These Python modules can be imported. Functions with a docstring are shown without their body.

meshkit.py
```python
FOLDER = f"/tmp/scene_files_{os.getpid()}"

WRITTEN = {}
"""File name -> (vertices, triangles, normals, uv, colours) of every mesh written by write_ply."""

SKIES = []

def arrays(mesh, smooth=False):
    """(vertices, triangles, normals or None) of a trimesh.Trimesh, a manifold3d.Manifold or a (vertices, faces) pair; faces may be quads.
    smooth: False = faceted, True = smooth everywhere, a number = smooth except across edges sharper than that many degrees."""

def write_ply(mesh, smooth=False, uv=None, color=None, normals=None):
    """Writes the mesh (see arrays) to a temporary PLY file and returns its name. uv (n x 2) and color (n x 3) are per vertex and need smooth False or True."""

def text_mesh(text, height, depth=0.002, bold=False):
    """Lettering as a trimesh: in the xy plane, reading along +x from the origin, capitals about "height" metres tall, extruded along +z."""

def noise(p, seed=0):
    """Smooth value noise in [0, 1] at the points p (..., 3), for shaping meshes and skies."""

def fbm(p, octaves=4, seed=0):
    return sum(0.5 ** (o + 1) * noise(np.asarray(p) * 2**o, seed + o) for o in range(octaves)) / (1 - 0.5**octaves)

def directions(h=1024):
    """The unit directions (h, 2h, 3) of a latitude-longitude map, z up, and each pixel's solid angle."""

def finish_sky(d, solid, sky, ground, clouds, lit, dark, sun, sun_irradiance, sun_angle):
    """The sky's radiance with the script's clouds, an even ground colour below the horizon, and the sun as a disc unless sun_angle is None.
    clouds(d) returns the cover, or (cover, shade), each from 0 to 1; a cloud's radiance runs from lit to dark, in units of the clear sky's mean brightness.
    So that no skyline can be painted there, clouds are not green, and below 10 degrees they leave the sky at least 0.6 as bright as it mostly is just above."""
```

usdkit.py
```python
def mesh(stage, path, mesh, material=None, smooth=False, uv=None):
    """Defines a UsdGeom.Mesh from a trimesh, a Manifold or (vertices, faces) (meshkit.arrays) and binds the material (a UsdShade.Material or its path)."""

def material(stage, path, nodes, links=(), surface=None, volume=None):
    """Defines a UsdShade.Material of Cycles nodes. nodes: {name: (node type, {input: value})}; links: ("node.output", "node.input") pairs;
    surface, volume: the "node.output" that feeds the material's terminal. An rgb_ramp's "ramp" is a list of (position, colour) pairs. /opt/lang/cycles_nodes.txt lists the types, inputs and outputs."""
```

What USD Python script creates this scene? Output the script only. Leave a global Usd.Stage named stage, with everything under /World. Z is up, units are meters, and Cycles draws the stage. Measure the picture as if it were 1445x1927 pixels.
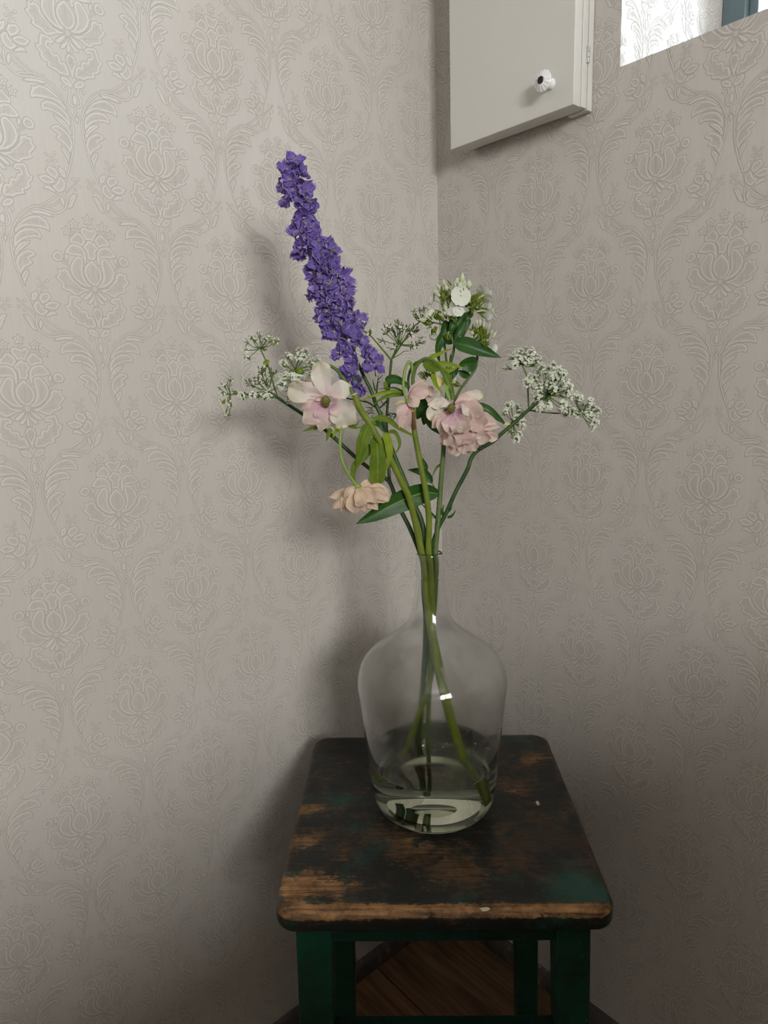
import math, random
import numpy as np
import trimesh
import usdkit, meshkit
from pxr import Usd, UsdGeom, UsdLux, UsdShade, Gf, Sdf, Vt
from shapely.geometry import Polygon, LineString, Point, MultiPolygon, box as sbox
from shapely.ops import unary_union
from shapely import affinity

stage = Usd.Stage.CreateInMemory()
UsdGeom.SetStageUpAxis(stage, UsdGeom.Tokens.z)
UsdGeom.SetStageMetersPerUnit(stage, 1.0)
UsdGeom.Xform.Define(stage, '/World')
UsdGeom.Scope.Define(stage, '/World/Looks')
RNG = np.random.default_rng(7)

# ------------------------------------------------------------------ camera
# The corner of the room is the z axis: the left wall is the plane y = 0 (towards -x), the right wall the plane x = 0 (towards -y).
FPX = 1272.27
CAM = np.array([-0.86767, -0.84070, 1.0602])
CR = np.array([0.75125254, -0.65935784, -0.02944252])
CU = np.array([0.14794616, 0.12475626, 0.98109521])
CF = np.array([0.64321967, 0.74140618, -0.19127292])
cam = UsdGeom.Camera.Define(stage, '/World/camera')
cam.CreateHorizontalApertureAttr(36.0)
cam.CreateVerticalApertureAttr(36.0 * 1927 / 1445)
cam.CreateFocalLengthAttr(36.0 * FPX / 1445)
cam.CreateClippingRangeAttr(Gf.Vec2f(0.05, 100))
cam.CreateExposureAttr(0.66)
cam.AddTransformOp().Set(Gf.Matrix4d(*[float(a) for row in (np.append(CR, 0), np.append(CU, 0), np.append(-CF, 0), np.append(CAM, 1)) for a in row]))

# ------------------------------------------------------------------ light: daylight through the room's two windows
ROOM_X, ROOM_Y, ROOM_Z = -2.7, -2.7, 2.30          # far sides and ceiling
W1 = dict(y0=-1.45, y1=-0.327, z0=1.4445, z1=2.05)   # window_1, in the right wall
W2 = dict(x0=-2.0, x1=-1.0, z0=1.45, z1=2.15)      # window_2, in the wall behind the camera
WALL_T = 0.34


def rect_light(name, pos, rot, w, h, intensity, color):
    l = UsdLux.RectLight.Define(stage, '/World/' + name)
    l.CreateWidthAttr(w), l.CreateHeightAttr(h), l.CreateIntensityAttr(intensity), l.CreateColorAttr(Gf.Vec3f(*color))
    l.AddTranslateOp().Set(Gf.Vec3d(*pos))
    if rot[0] == 'x':
        l.AddRotateXOp().Set(rot[1])
    else:
        l.AddRotateYOp().Set(rot[1])
    return l


DAY1, DAY2, SKY = 6.4, 27.0, 1.6
# the bright part of an overcast sky and the lit ground opposite, outside window_1
sun_side = UsdLux.RectLight.Define(stage, '/World/daylight_window_1')
sun_side.CreateWidthAttr(4.0), sun_side.CreateHeightAttr(3.2), sun_side.CreateIntensityAttr(DAY1), sun_side.CreateColorAttr(Gf.Vec3f(.80, .92, 1.04))
_z = np.array([2.2, -3.3, 2.5]) - np.array([-.2, -.45, 1.45])
_z /= np.linalg.norm(_z)
_x = np.cross([0, 0, 1.0], _z)
_x /= np.linalg.norm(_x)
_y = np.cross(_z, _x)
sun_side.AddTransformOp().Set(Gf.Matrix4d(*[float(v) for r in (np.append(_x, 0), np.append(_y, 0), np.append(_z, 0), [2.2, -3.3, 2.5, 1]) for v in r]))
rect_light('daylight_window_2', ((W2['x0'] + W2['x1']) / 2, ROOM_Y - 0.22, (W2['z0'] + W2['z1']) / 2), ('x', 90), 0.9, 1.0, DAY2, (1.0, 0.97, 0.94))
dome = UsdLux.DomeLight.Define(stage, '/World/sky')
dome.CreateIntensityAttr(SKY)
dome.CreateColorAttr(Gf.Vec3f(0.90, 0.95, 1.0))


# ------------------------------------------------------------------ helpers
used = {}


def numbered(parent, name):
    k = used.get((parent, name), 0)
    used[(parent, name)] = k + 1
    return name if k == 0 else f'{name}_{k:03d}'


def path_of(parent):
    return '/World' if parent is None else str(parent.GetPath())


def keys(p, label=None, cat=None, group=None, kind=None):
    for k, v in (('label', label), ('category', cat), ('group', group), ('kind', kind)):
        if v:
            p.SetCustomDataByKey(k, v)
    return p


def obj(name, mesh, mat, parent=None, smooth=False, attrs=None, label=None, cat=None, group=None, kind=None):
    """One Mesh prim. attrs: {primvar: per-vertex floats} (needs smooth False or True)."""
    par = path_of(parent)
    m = usdkit.mesh(stage, f'{par}/{numbered(par, name)}', mesh, mat, smooth)
    for k, v in (attrs or {}).items():
        UsdGeom.PrimvarsAPI(m).CreatePrimvar(k, Sdf.ValueTypeNames.FloatArray, 'vertex').Set(Vt.FloatArray.FromNumpy(np.asarray(v, np.float32)))
    return keys(m.GetPrim(), label, cat, group, kind)


def thing(name, label, cat, loc=(0, 0, 0), rotz=0.0, group=None):
    x = UsdGeom.Xform.Define(stage, '/World/' + numbered('/World', name))
    x.AddTranslateOp().Set(Gf.Vec3d(*map(float, loc)))
    if rotz:
        x.AddRotateZOp().Set(float(rotz))
    return keys(x.GetPrim(), label, cat, group)


def bx(x0, x1, y0, y1, z0, z1):
    m = trimesh.creation.box([abs(x1 - x0), abs(y1 - y0), abs(z1 - z0)])
    m.apply_translation([(x0 + x1) / 2, (y0 + y1) / 2, (z0 + z1) / 2])
    return m


def rbox(x0, x1, y0, y1, z0, z1, r=.003, n=3):
    """A box with rounded edges: the hull of eight little balls."""
    import manifold3d as m3
    s = m3.Manifold.sphere(r, 4 * n)
    return m3.Manifold.batch_hull([s.translate((x, y, z)) for x in (x0 + r, x1 - r) for y in (y0 + r, y1 - r) for z in (z0 + r, z1 - r)])


def tm(man):
    q = man.to_mesh()
    return trimesh.Trimesh(q.vert_properties[:, :3], q.tri_verts, process=False)


def cat_meshes(ms):
    return trimesh.util.concatenate([tm(m) if hasattr(m, 'to_mesh') else m for m in ms])


def spline(pts, n):
    """Catmull-Rom through pts, n samples per span."""
    p = np.asarray(pts, float)
    if len(p) == 2:
        return p[0] + (p[1] - p[0]) * np.linspace(0, 1, n + 1)[:, None]
    q = np.vstack([2 * p[0] - p[1], p, 2 * p[-1] - p[-2]])
    out = []
    for i in range(1, len(q) - 2):
        t = np.linspace(0, 1, n, endpoint=False)[:, None]
        a, b, c, d = q[i - 1], q[i], q[i + 1], q[i + 2]
        out.append(.5 * (2 * b + (c - a) * t + (2 * a - 5 * b + 4 * c - d) * t ** 2 + (-a + 3 * b - 3 * c + d) * t ** 3))
    return np.vstack(out + [p[-1:]])


def tube(pts, radii, n=5, sides=8):
    """A round stem along a spline; radii are given at the points."""
    p = spline(pts, n)
    rr = np.interp(np.linspace(0, 1, len(p)), np.linspace(0, 1, len(np.atleast_1d(radii))) if np.ndim(radii) else [0, 1], radii if np.ndim(radii) else [radii, radii])
    t = np.gradient(p, axis=0)
    t /= np.maximum(np.linalg.norm(t, axis=1, keepdims=True), 1e-12)
    ref = np.array([0.31, 0.17, 0.93]) if abs(t[0] @ [0.31, 0.17, 0.93]) < .9 else np.array([1., 0, 0])
    a = np.cross(t[0], ref)
    frames = []
    for k in range(len(p)):
        a = a - t[k] * (a @ t[k])
        a /= np.linalg.norm(a)
        frames.append((a, np.cross(t[k], a)))
    ang = np.linspace(0, 2 * np.pi, sides, endpoint=False)
    v = np.vstack([p[k] + rr[k] * (np.cos(ang)[:, None] * frames[k][0] + np.sin(ang)[:, None] * frames[k][1]) for k in range(len(p))])
    i = np.arange(len(p) - 1)[:, None] * sides
    j = np.arange(sides)[None, :]
    a0, a1 = i + j, i + (j + 1) % sides
    f = np.concatenate([np.stack([a0, a1, a1 + sides], -1).reshape(-1, 3), np.stack([a0, a1 + sides, a0 + sides], -1).reshape(-1, 3)])
    v = np.vstack([v, p[0], p[-1]])
    e = len(v)
    cap0 = np.stack([np.full(sides, e - 2), (np.arange(sides) + 1) % sides, np.arange(sides)], -1)
    base = (len(p) - 1) * sides
    cap1 = np.stack([np.full(sides, e - 1), base + np.arange(sides), base + (np.arange(sides) + 1) % sides], -1)
    return trimesh.Trimesh(v, np.vstack([f, cap0, cap1]), process=False)


def lathe(profile, n=64):
    """A closed surface of revolution about z from (r, z) points."""
    p = np.asarray(profile, float)
    ang = np.linspace(0, 2 * np.pi, n, endpoint=False)
    v = np.concatenate([np.stack([p[:, 0] * np.cos(a), p[:, 0] * np.sin(a), p[:, 1]], -1) for a in ang])
    m = len(p)
    f = []
    for k in range(n):
        q = (k + 1) % n
        i = np.arange(m - 1)
        f += [np.stack([k * m + i, q * m + i, q * m + i + 1], -1), np.stack([k * m + i, q * m + i + 1, k * m + i + 1], -1)]
    mesh = trimesh.Trimesh(v, np.vstack(f), process=False)
    mesh.merge_vertices(digits_vertex=7)
    mesh.update_faces(mesh.nondegenerate_faces())
    mesh.fix_normals()
    return mesh


# ------------------------------------------------------------------ materials
def mat(name, nodes, links=(), surface='p.BSDF', volume=None):
    return usdkit.material(stage, '/World/Looks/' + name, nodes, links, surface, volume)


def plain(name, color, rough=.5, **kw):
    return mat(name, {'p': ('principled_bsdf', {'base_color': color, 'roughness': rough, **kw})})


def silk(name, color, rough, spec, sheen=0.0, thread=.12, bump=.0):
    """Wallpaper: a colour with fine vertical threads."""
    nodes = {'g': ('geometry', {}), 'mp': ('mapping', {'scale': (1, 1, .03)}),
             'n': ('noise_texture', {'scale': 900.0, 'detail': 2.0}),
             'mp2': ('mapping', {'scale': (1, 1, .012)}), 'n2': ('noise_texture', {'scale': 230.0, 'detail': 3.0}),
             'r': ('rgb_ramp', {'ramp': [(.25, [c * (1 - thread) for c in color]), (.75, [min(1, c * (1 + thread)) for c in color])]}),
             'mx': ('mix_float', {'fac': .5}),
             'b': ('bump', {'strength': bump, 'distance': .0004}),
             'p': ('principled_bsdf', {'roughness': rough, 'specular_ior_level': spec, 'sheen_weight': sheen, 'sheen_roughness': .35})}
    links = [('g.position', 'mp.vector'), ('mp.vector', 'n.vector'), ('g.position', 'mp2.vector'), ('mp2.vector', 'n2.vector'), ('n.fac', 'mx.a'), ('n2.fac', 'mx.b'),
             ('mx.result', 'r.fac'), ('r.color', 'p.base_color')]
    if bump:
        links += [('mx.result', 'b.height'), ('b.normal', 'p.normal')]
    return mat(name, nodes, links)


PAPER = silk('paper_ground', (.545, .511, .469), .33, .62, thread=.045, bump=.12)
PAPER_LINE = silk('paper_outline', (.435, .40, .36), .6, .2, thread=.05)
PAPER_BAND = silk('paper_band', (.573, .54, .498), .46, .8, thread=.04)
PAPER_FILL = silk('paper_fill', (.495, .464, .422), .58, .35, thread=.10)
WHITE_PAINT = plain('white_paint', (.66, .645, .60), .30)
PORCELAIN = plain('porcelain', (.83, .83, .82), .16)
DARK_METAL = plain('dark_metal', (.035, .03, .03), .35, metallic=.6)
STEEL = plain('steel', (.55, .55, .55), .3, metallic=1.0)
CEIL = plain('ceiling_paint', (.62, .61, .59), .8)
FRAME_PAINT = plain('window_frame_paint', (.12, .17, .19), .4)
SKIRTING = mat('skirting_paint', {'g': ('geometry', {}), 'n': ('noise_texture', {'scale': 60.0, 'detail': 5.0}),
                                  'r': ('rgb_ramp', {'ramp': [(.35, (.045, .035, .03)), (.6, (.075, .06, .05)), (.72, (.2, .18, .16))]}),
                                  'p': ('principled_bsdf', {'roughness': .5})}, [('g.position', 'n.vector'), ('n.fac', 'r.fac'), ('r.color', 'p.base_color')])
PANE = mat('window_pane', {'t': ('transparent_bsdf', {'color': (.97, .98, .98)}), 'gl': ('glossy_bsdf', {'roughness': .0, 'color': (1, 1, 1)}), 'fr': ('fresnel', {'IOR': 1.45}),
                           'm': ('mix_closure', {})}, [('fr.fac', 'm.fac'), ('t.BSDF', 'm.closure1'), ('gl.BSDF', 'm.closure2')], 'm.closure')
JAR_GLASS = mat('jar_glass', {'p': ('principled_bsdf', {'base_color': (.985, .995, .985), 'ior': 1.5, 'transmission_weight': 1.0}), 'a': ('attribute', {'attribute': 'mist'}),
                              'g': ('geometry', {}), 'n': ('noise_texture', {'scale': 28.0, 'detail': 4.0}), 'r': ('map_range', {'from_min': .35, 'from_max': .65, 'to_min': .06, 'to_max': .17, 'clamp': True}), 'm': ('math', {'math_type': 'multiply'})},
                [('g.position', 'n.vector'), ('n.fac', 'r.value'), ('r.result', 'm.value1'), ('a.fac', 'm.value2'), ('m.value', 'p.roughness')])
WATER = mat('water', {'p': ('principled_bsdf', {'base_color': (.93, .965, .80), 'roughness': .0, 'ior': 1.333, 'transmission_weight': 1.0})})


def floor_wood(name, tint):
    return mat(name, {'g': ('geometry', {}), 'mp': ('mapping', {'scale': (1, .07, 1)}), 'n': ('noise_texture', {'scale': 95.0, 'detail': 4.0, 'distortion': .6}),
                      'n2': ('noise_texture', {'scale': 9.0, 'detail': 3.0}),
                      'r': ('rgb_ramp', {'ramp': [(.3, [c * .42 for c in tint]), (.5, [c * .9 for c in tint]), (.7, [c * 1.35 for c in tint])]}),
                      'm': ('mix_color', {'blend_type': 'multiply', 'fac': .5}), 'b': ('bump', {'strength': .4, 'distance': .001}),
                      'p': ('principled_bsdf', {'roughness': .42})},
               [('g.position', 'mp.vector'), ('mp.vector', 'n.vector'), ('g.position', 'n2.vector'), ('n.fac', 'r.fac'), ('r.color', 'm.a'), ('n2.color', 'm.b'),
                ('m.result', 'p.base_color'), ('n.fac', 'b.height'), ('b.normal', 'p.normal')])


FLOOR_WOOD = [floor_wood(f'floor_wood_{k}', t) for k, t in enumerate([(.20, .105, .05), (.24, .13, .065), (.17, .09, .045)])]
SUBFLOOR = plain('subfloor', (.03, .022, .016), .8)

# ------------------------------------------------------------------ the room
keys(obj('floor', bx(ROOM_X - .1, .1, ROOM_Y - .1, .1, -.10, -.022), SUBFLOOR), 'dark stained pine plank floor of the room corner', kind='structure')
floor = stage.GetPrimAtPath('/World/floor')
edges = [.0] + [-.2005 - .125 * k for k in range(21)]
for k in range(len(edges) - 1):
    a, b = edges[k + 1], edges[k]
    obj('plank', rbox(a + .0008, b - .0008, ROOM_Y, 0.0, -.022, 0.0 - (.0004 * (k % 3)), .0012, 1), FLOOR_WOOD[k % 3], floor, smooth=40)
keys(obj('ceiling', bx(ROOM_X - .1, WALL_T, ROOM_Y - .1, .1, ROOM_Z, ROOM_Z + .08), CEIL), 'plain off-white ceiling', kind='structure')
wall_left = keys(obj('wall_left', bx(ROOM_X - .1, 0, 0, .10, -.10, ROOM_Z), PAPER), 'left wall hung with beige silky damask wallpaper', kind='structure')


def wall_with_hole(axis, at0, at1, lo, hi, h0, h1, z0, z1):
    parts = []
    for a, b, c, d in ((lo, h0, -.1, ROOM_Z), (h1, hi, -.1, ROOM_Z), (h0, h1, -.1, z0), (h0, h1, z1, ROOM_Z)):
        parts.append(bx(at0, at1, a, b, c, d) if axis == 'x' else bx(a, b, at0, at1, c, d))
    return cat_meshes(parts)


wall_right = keys(obj('wall_right', wall_with_hole('x', 0, WALL_T, ROOM_Y - .1, .10, W1['y0'], W1['y1'], W1['z0'], W1['z1']), PAPER), 'right wall hung with the same damask wallpaper around a deep window opening', kind='structure')
keys(obj('wall_back', wall_with_hole('y', ROOM_Y - .20, ROOM_Y, ROOM_X - .1, WALL_T, W2['x0'], W2['x1'], W2['z0'], W2['z1']), PAPER), 'wall behind the viewer with the second window', kind='structure')
keys(obj('wall_side', bx(ROOM_X - .1, ROOM_X, ROOM_Y, 0, -.1, ROOM_Z), PAPER), 'far left wall of the room', kind='structure')


def skirting(along, lo, hi):
    prof = Polygon([(0, 0), (.016, 0), (.016, .003), (.0145, .012), (.011, .020), (.006, .0255), (0, .027)])
    m = trimesh.creation.extrude_polygon(prof, hi - lo, engine='earcut')
    v = np.array(m.vertices)
    m.vertices = np.stack([v[:, 2] + lo, -v[:, 0], v[:, 1]], -1) if along == 'x' else np.stack([-v[:, 0], v[:, 2] + lo, v[:, 1]], -1)
    m.fix_normals()
    return m


keys(obj('baseboard_left', skirting('x', ROOM_X, 0), SKIRTING, smooth=35), 'low dark worn skirting strip along the left wall', kind='structure')
keys(obj('baseboard_right', skirting('y', ROOM_Y, -.016), SKIRTING, smooth=35), 'low dark worn skirting strip along the right wall', kind='structure')

keys(obj('wall_partition', rbox(ROOM_X, -.0, -1.30, -1.20, -.02, .985, .004), plain('brown_panelling', (.26, .15, .085), .5), smooth=30), 'low half-height partition wall behind the viewer', kind='structure')

# window_1: dark painted frame at the outer end of the deep reveal
win = keys(thing('window_1', 'bright window with a dark grey-green frame deep in the right wall', 'window'), kind='structure')
X0, X1, FW = .282, .335, .034
yw0, yw1, zw0, zw1 = W1['y0'], W1['y1'], W1['z0'], W1['z1']
obj('frame', cat_meshes([rbox(X0, X1, yw1 - FW, yw1, zw0, zw1, .002), rbox(X0, X1, yw0, yw0 + FW, zw0, zw1, .002), rbox(X0, X1, yw0 + FW, yw1 - FW, zw0, zw0 + FW, .002), rbox(X0, X1, yw0 + FW, yw1 - FW, zw1 - FW, zw1, .002)]), FRAME_PAINT, win, smooth=30)
obj('sash', cat_meshes([rbox(X0 + .012, X1 - .01, a, b, c, d, .0015) for a, b, c, d in ((yw1 - FW - .013, yw1 - FW, zw0 + FW, zw1 - FW), (yw0 + FW, yw0 + FW + .013, zw0 + FW, zw1 - FW), (yw0 + FW, yw1 - FW, zw0 + FW, zw0 + FW + .013), (yw0 + FW, yw1 - FW, zw1 - FW - .013, zw1 - FW))]), FRAME_PAINT, win, smooth=30)
obj('pane', bx(.312, .316, yw0 + FW, yw1 - FW, zw0 + FW, zw1 - FW), PANE, win)
win = keys(thing('window_2', 'window behind the viewer', 'window'), kind='structure')
ya = ROOM_Y - .16
obj('frame', cat_meshes([rbox(a, b, ya, ya + .05, c, d, .002) for a, b, c, d in ((W2['x0'], W2['x0'] + .05, W2['z0'], W2['z1']), (W2['x1'] - .05, W2['x1'], W2['z0'], W2['z1']), (W2['x0'], W2['x1'], W2['z0'], W2['z0'] + .05), (W2['x0'], W2['x1'], W2['z1'] - .05, W2['z1']), ((W2['x0'] + W2['x1']) / 2 - .02, (W2['x0'] + W2['x1']) / 2 + .02, W2['z0'], W2['z1']))]), WHITE_PAINT, win, smooth=30)
obj('pane', bx(W2['x0'] + .05, W2['x1'] - .05, ya + .02, ya + .024, W2['z0'] + .05, W2['z1'] - .05), PANE, win)

# ------------------------------------------------------------------ wallpaper: one damask figure in millimetres about the foot of its lotus, right half and middle
MOTIF_POLYS = [
  ('stem', 1, [[-0.4,-2.0],[-0.8,-10.2],[-0.8,-18.7],[2.8,-20.7],[2.5,-12.9],[0.9,-7.4]]),
  ('frond1', 1, [[1.8,-2.6],[7.2,-5.3],[13.4,-10.5],[14.0,-13.2],[10.0,-13.5],[5.9,-9.8],[2.7,-4.9]]),
  ('frond2', 1, [[0.8,-3.1],[2.9,-9.6],[8.4,-14.4],[9.8,-17.4],[6.1,-17.9],[1.8,-12.8],[0.4,-6.8]]),
  ('acan', 1, [[15.8,-13.4],[18.1,-10.6],[23.0,-8.5],[28.8,-8.5],[30.3,-12.8],[31.3,-19.1],[35.0,-20.2],[33.9,-25.0],[30.9,-27.6],[31.6,-31.3],[27.9,-35.0],[23.8,-35.8],[25.2,-39.4],[20.9,-41.1],[16.9,-41.8],[12.9,-44.7],[8.2,-44.0],[3.8,-45.3],[2.8,-40.6],[4.8,-33.6],[8.1,-31.1],[10.4,-32.7],[11.2,-27.0],[14.2,-24.4],[17.2,-25.7],[19.7,-20.0],[23.5,-19.2],[22.1,-15.8],[18.6,-16.7]]),
  ('pine', 0, [[-2.6,-21.6],[0.8,-21.7],[4.5,-22.8],[5.9,-27.1],[5.8,-31.3],[2.8,-37.2],[0.8,-45.1],[-0.3,-44.8],[-2.1,-37.4],[-4.5,-31.6],[-5.3,-26.2]]),
  ('leafp', 1, [[1.1,-52.1],[3.1,-48.5],[6.8,-46.2],[12.6,-46.1],[12.5,-50.2],[9.8,-53.2],[5.4,-54.8],[1.5,-55.7]]),
  ('drop', 0, [[0.5,-61.4],[2.4,-66.4],[1.6,-71.7],[-0.7,-72.7],[-2.6,-70.3],[-2.2,-64.8]]),
  ('diam', 0, [[0.6,-82.7],[1.6,-87.0],[-0.2,-91.8],[-1.3,-86.8]]),
  ('ribbon', 1, [[28.0,-55.5],[36.3,-52.9],[45.9,-54.0],[52.2,-59.7],[46.1,-59.7],[38.1,-58.1],[31.6,-58.9]]),
  ('L1', 1, [[10.7,-76.1],[14.4,-71.3],[19.7,-66.0],[26.5,-61.7],[33.1,-60.0],[37.8,-60.6],[41.6,-63.4],[43.7,-62.4],[43.9,-66.0],[46.0,-69.3],[45.9,-75.4],[41.3,-73.2],[34.9,-72.6],[30.1,-72.6],[23.8,-72.2],[18.8,-74.1],[14.5,-77.4],[10.1,-82.1]]),
  ('L2', 1, [[7.3,-93.4],[9.0,-84.3],[14.4,-78.4],[20.3,-75.2],[26.7,-74.1],[31.5,-74.5],[35.4,-77.4],[36.6,-81.4],[35.4,-85.0],[30.5,-83.4],[26.4,-84.3],[21.5,-85.3],[17.3,-87.6],[12.9,-91.4],[8.7,-97.4]]),
  ('L3', 1, [[6.8,-102.9],[9.2,-96.7],[12.9,-91.8],[18.0,-88.8],[24.7,-87.1],[22.5,-91.2],[18.1,-95.0],[12.8,-99.3],[9.0,-105.5]]),
  ('L4', 1, [[7.1,-111.9],[9.5,-104.8],[14.3,-100.5],[21.1,-96.7],[26.5,-98.3],[29.0,-101.3],[25.0,-104.4],[21.0,-106.3],[24.8,-110.4],[20.8,-113.6],[16.6,-115.6],[12.9,-120.5],[11.0,-124.5],[8.3,-118.6]]),
  ('L5', 1, [[11.4,-125.1],[13.6,-121.4],[16.2,-119.0],[19.4,-117.2],[19.4,-122.7],[16.9,-126.8],[14.8,-131.3],[13.9,-136.4],[12.5,-130.0]]),
  ('fp1', 1, [[18.2,-150.8],[19.0,-143.4],[22.6,-141.3],[25.4,-139.3],[25.7,-144.2],[23.8,-148.9],[20.7,-150.9]]),
  ('fp2', 1, [[25.9,-148.4],[28.5,-142.6],[32.4,-141.5],[36.7,-140.7],[39.5,-145.9],[36.3,-150.4],[32.8,-152.5],[29.3,-154.3]]),
  ('fp3', 1, [[30.9,-154.7],[35.4,-151.7],[40.5,-150.2],[48.2,-152.9],[45.8,-157.0],[42.9,-159.5],[37.0,-159.9],[32.2,-158.3]]),
  ('cup', 1, [[19.6,-155.4],[22.2,-151.9],[26.5,-150.2],[28.5,-156.3],[30.5,-159.1],[35.4,-160.8],[32.3,-164.5],[27.9,-167.3],[23.3,-165.0],[20.3,-161.2]]),
  ('fleaf', 1, [[32.3,-165.2],[36.8,-161.7],[41.8,-161.5],[43.8,-165.3],[38.9,-165.3],[34.5,-167.3],[31.0,-167.9]]),
  ('sleaf', 1, [[8.1,-166.5],[12.6,-166.4],[15.9,-170.0],[17.7,-175.3],[20.7,-181.6],[19.8,-183.2],[15.4,-180.9],[12.4,-175.0],[10.0,-169.9]]),
  ('sleaf2', 1, [[25.8,-169.9],[27.5,-173.9],[26.2,-178.6],[24.0,-181.8],[22.8,-177.1],[23.6,-173.2]]),
  ('tc', 0, [[-9.2,64.3],[-6.7,67.0],[-1.7,66.0],[1.6,64.3],[4.6,66.7],[7.8,65.7],[9.5,62.7],[7.7,58.9],[5.1,55.4],[4.1,51.5],[1.2,53.0],[-2.5,53.0],[-4.7,52.7],[-7.1,57.4],[-9.2,61.1]]),
  ('ur', 1, [[4.7,51.4],[6.3,55.9],[10.1,60.0],[14.7,60.9],[18.0,56.7],[22.1,53.4],[21.7,48.4],[16.9,47.7],[12.3,46.3],[9.1,44.9],[7.3,48.3]]),
  ('blos', 0, [[0.3,31.8],[-4.9,32.3],[-4.4,37.1],[-5.2,41.6],[-8.4,44.7],[-7.2,47.6],[-4.3,50.2],[-2.6,52.4],[1.2,53.0],[2.5,50.6],[6.0,51.1],[6.6,47.8],[9.0,45.5],[7.5,42.4],[4.9,40.6],[5.3,36.4],[4.1,32.5],[2.4,31.3]]),
  ('op', 1, [[1.7,-0.4],[7.7,-1.0],[14.8,1.4],[21.5,7.0],[26.0,12.6],[26.4,17.6],[29.9,19.5],[33.1,20.5],[34.3,18.2],[38.7,19.6],[38.4,13.0],[41.9,10.4],[39.1,6.6],[35.1,2.6],[37.0,-1.2],[32.8,-3.7],[27.3,-5.1],[23.6,-8.9],[18.3,-8.2],[13.3,-5.1],[7.4,-3.5]]),
  ('up', 1, [[7.0,26.3],[5.7,33.0],[6.6,39.5],[9.1,44.7],[14.7,47.7],[21.1,47.8],[26.3,42.4],[29.1,37.0],[25.6,36.4],[21.6,34.9],[16.3,35.3],[11.6,34.0],[9.6,30.5],[8.7,26.4]]),
  ('ip', 1, [[2.3,1.7],[7.7,5.9],[11.0,12.6],[11.3,20.0],[10.0,26.2],[9.8,31.3],[12.5,34.6],[16.3,34.8],[20.4,30.7],[24.2,24.3],[25.3,18.1],[23.0,11.9],[19.2,6.8],[13.4,2.5],[7.1,0.8]]),
  ('cp', 0, [[0.2,31.8],[4.1,27.1],[8.1,22.5],[9.8,16.2],[9.6,11.2],[7.2,6.9],[3.8,3.4],[0.2,2.7],[-3.7,4.7],[-7.6,9.1],[-10.0,14.7],[-10.2,19.8],[-7.3,25.7],[-3.0,29.5]]),
  ('bud', 1, [[31.0,32.7],[32.7,37.4],[36.7,38.9],[41.2,36.6],[43.2,32.3],[41.5,28.5],[37.0,27.0],[32.8,28.5]]),
  ('budl', 1, [[27.1,36.2],[29.4,35.7],[29.3,31.5],[27.0,27.8],[25.8,32.3]]),
]
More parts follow.
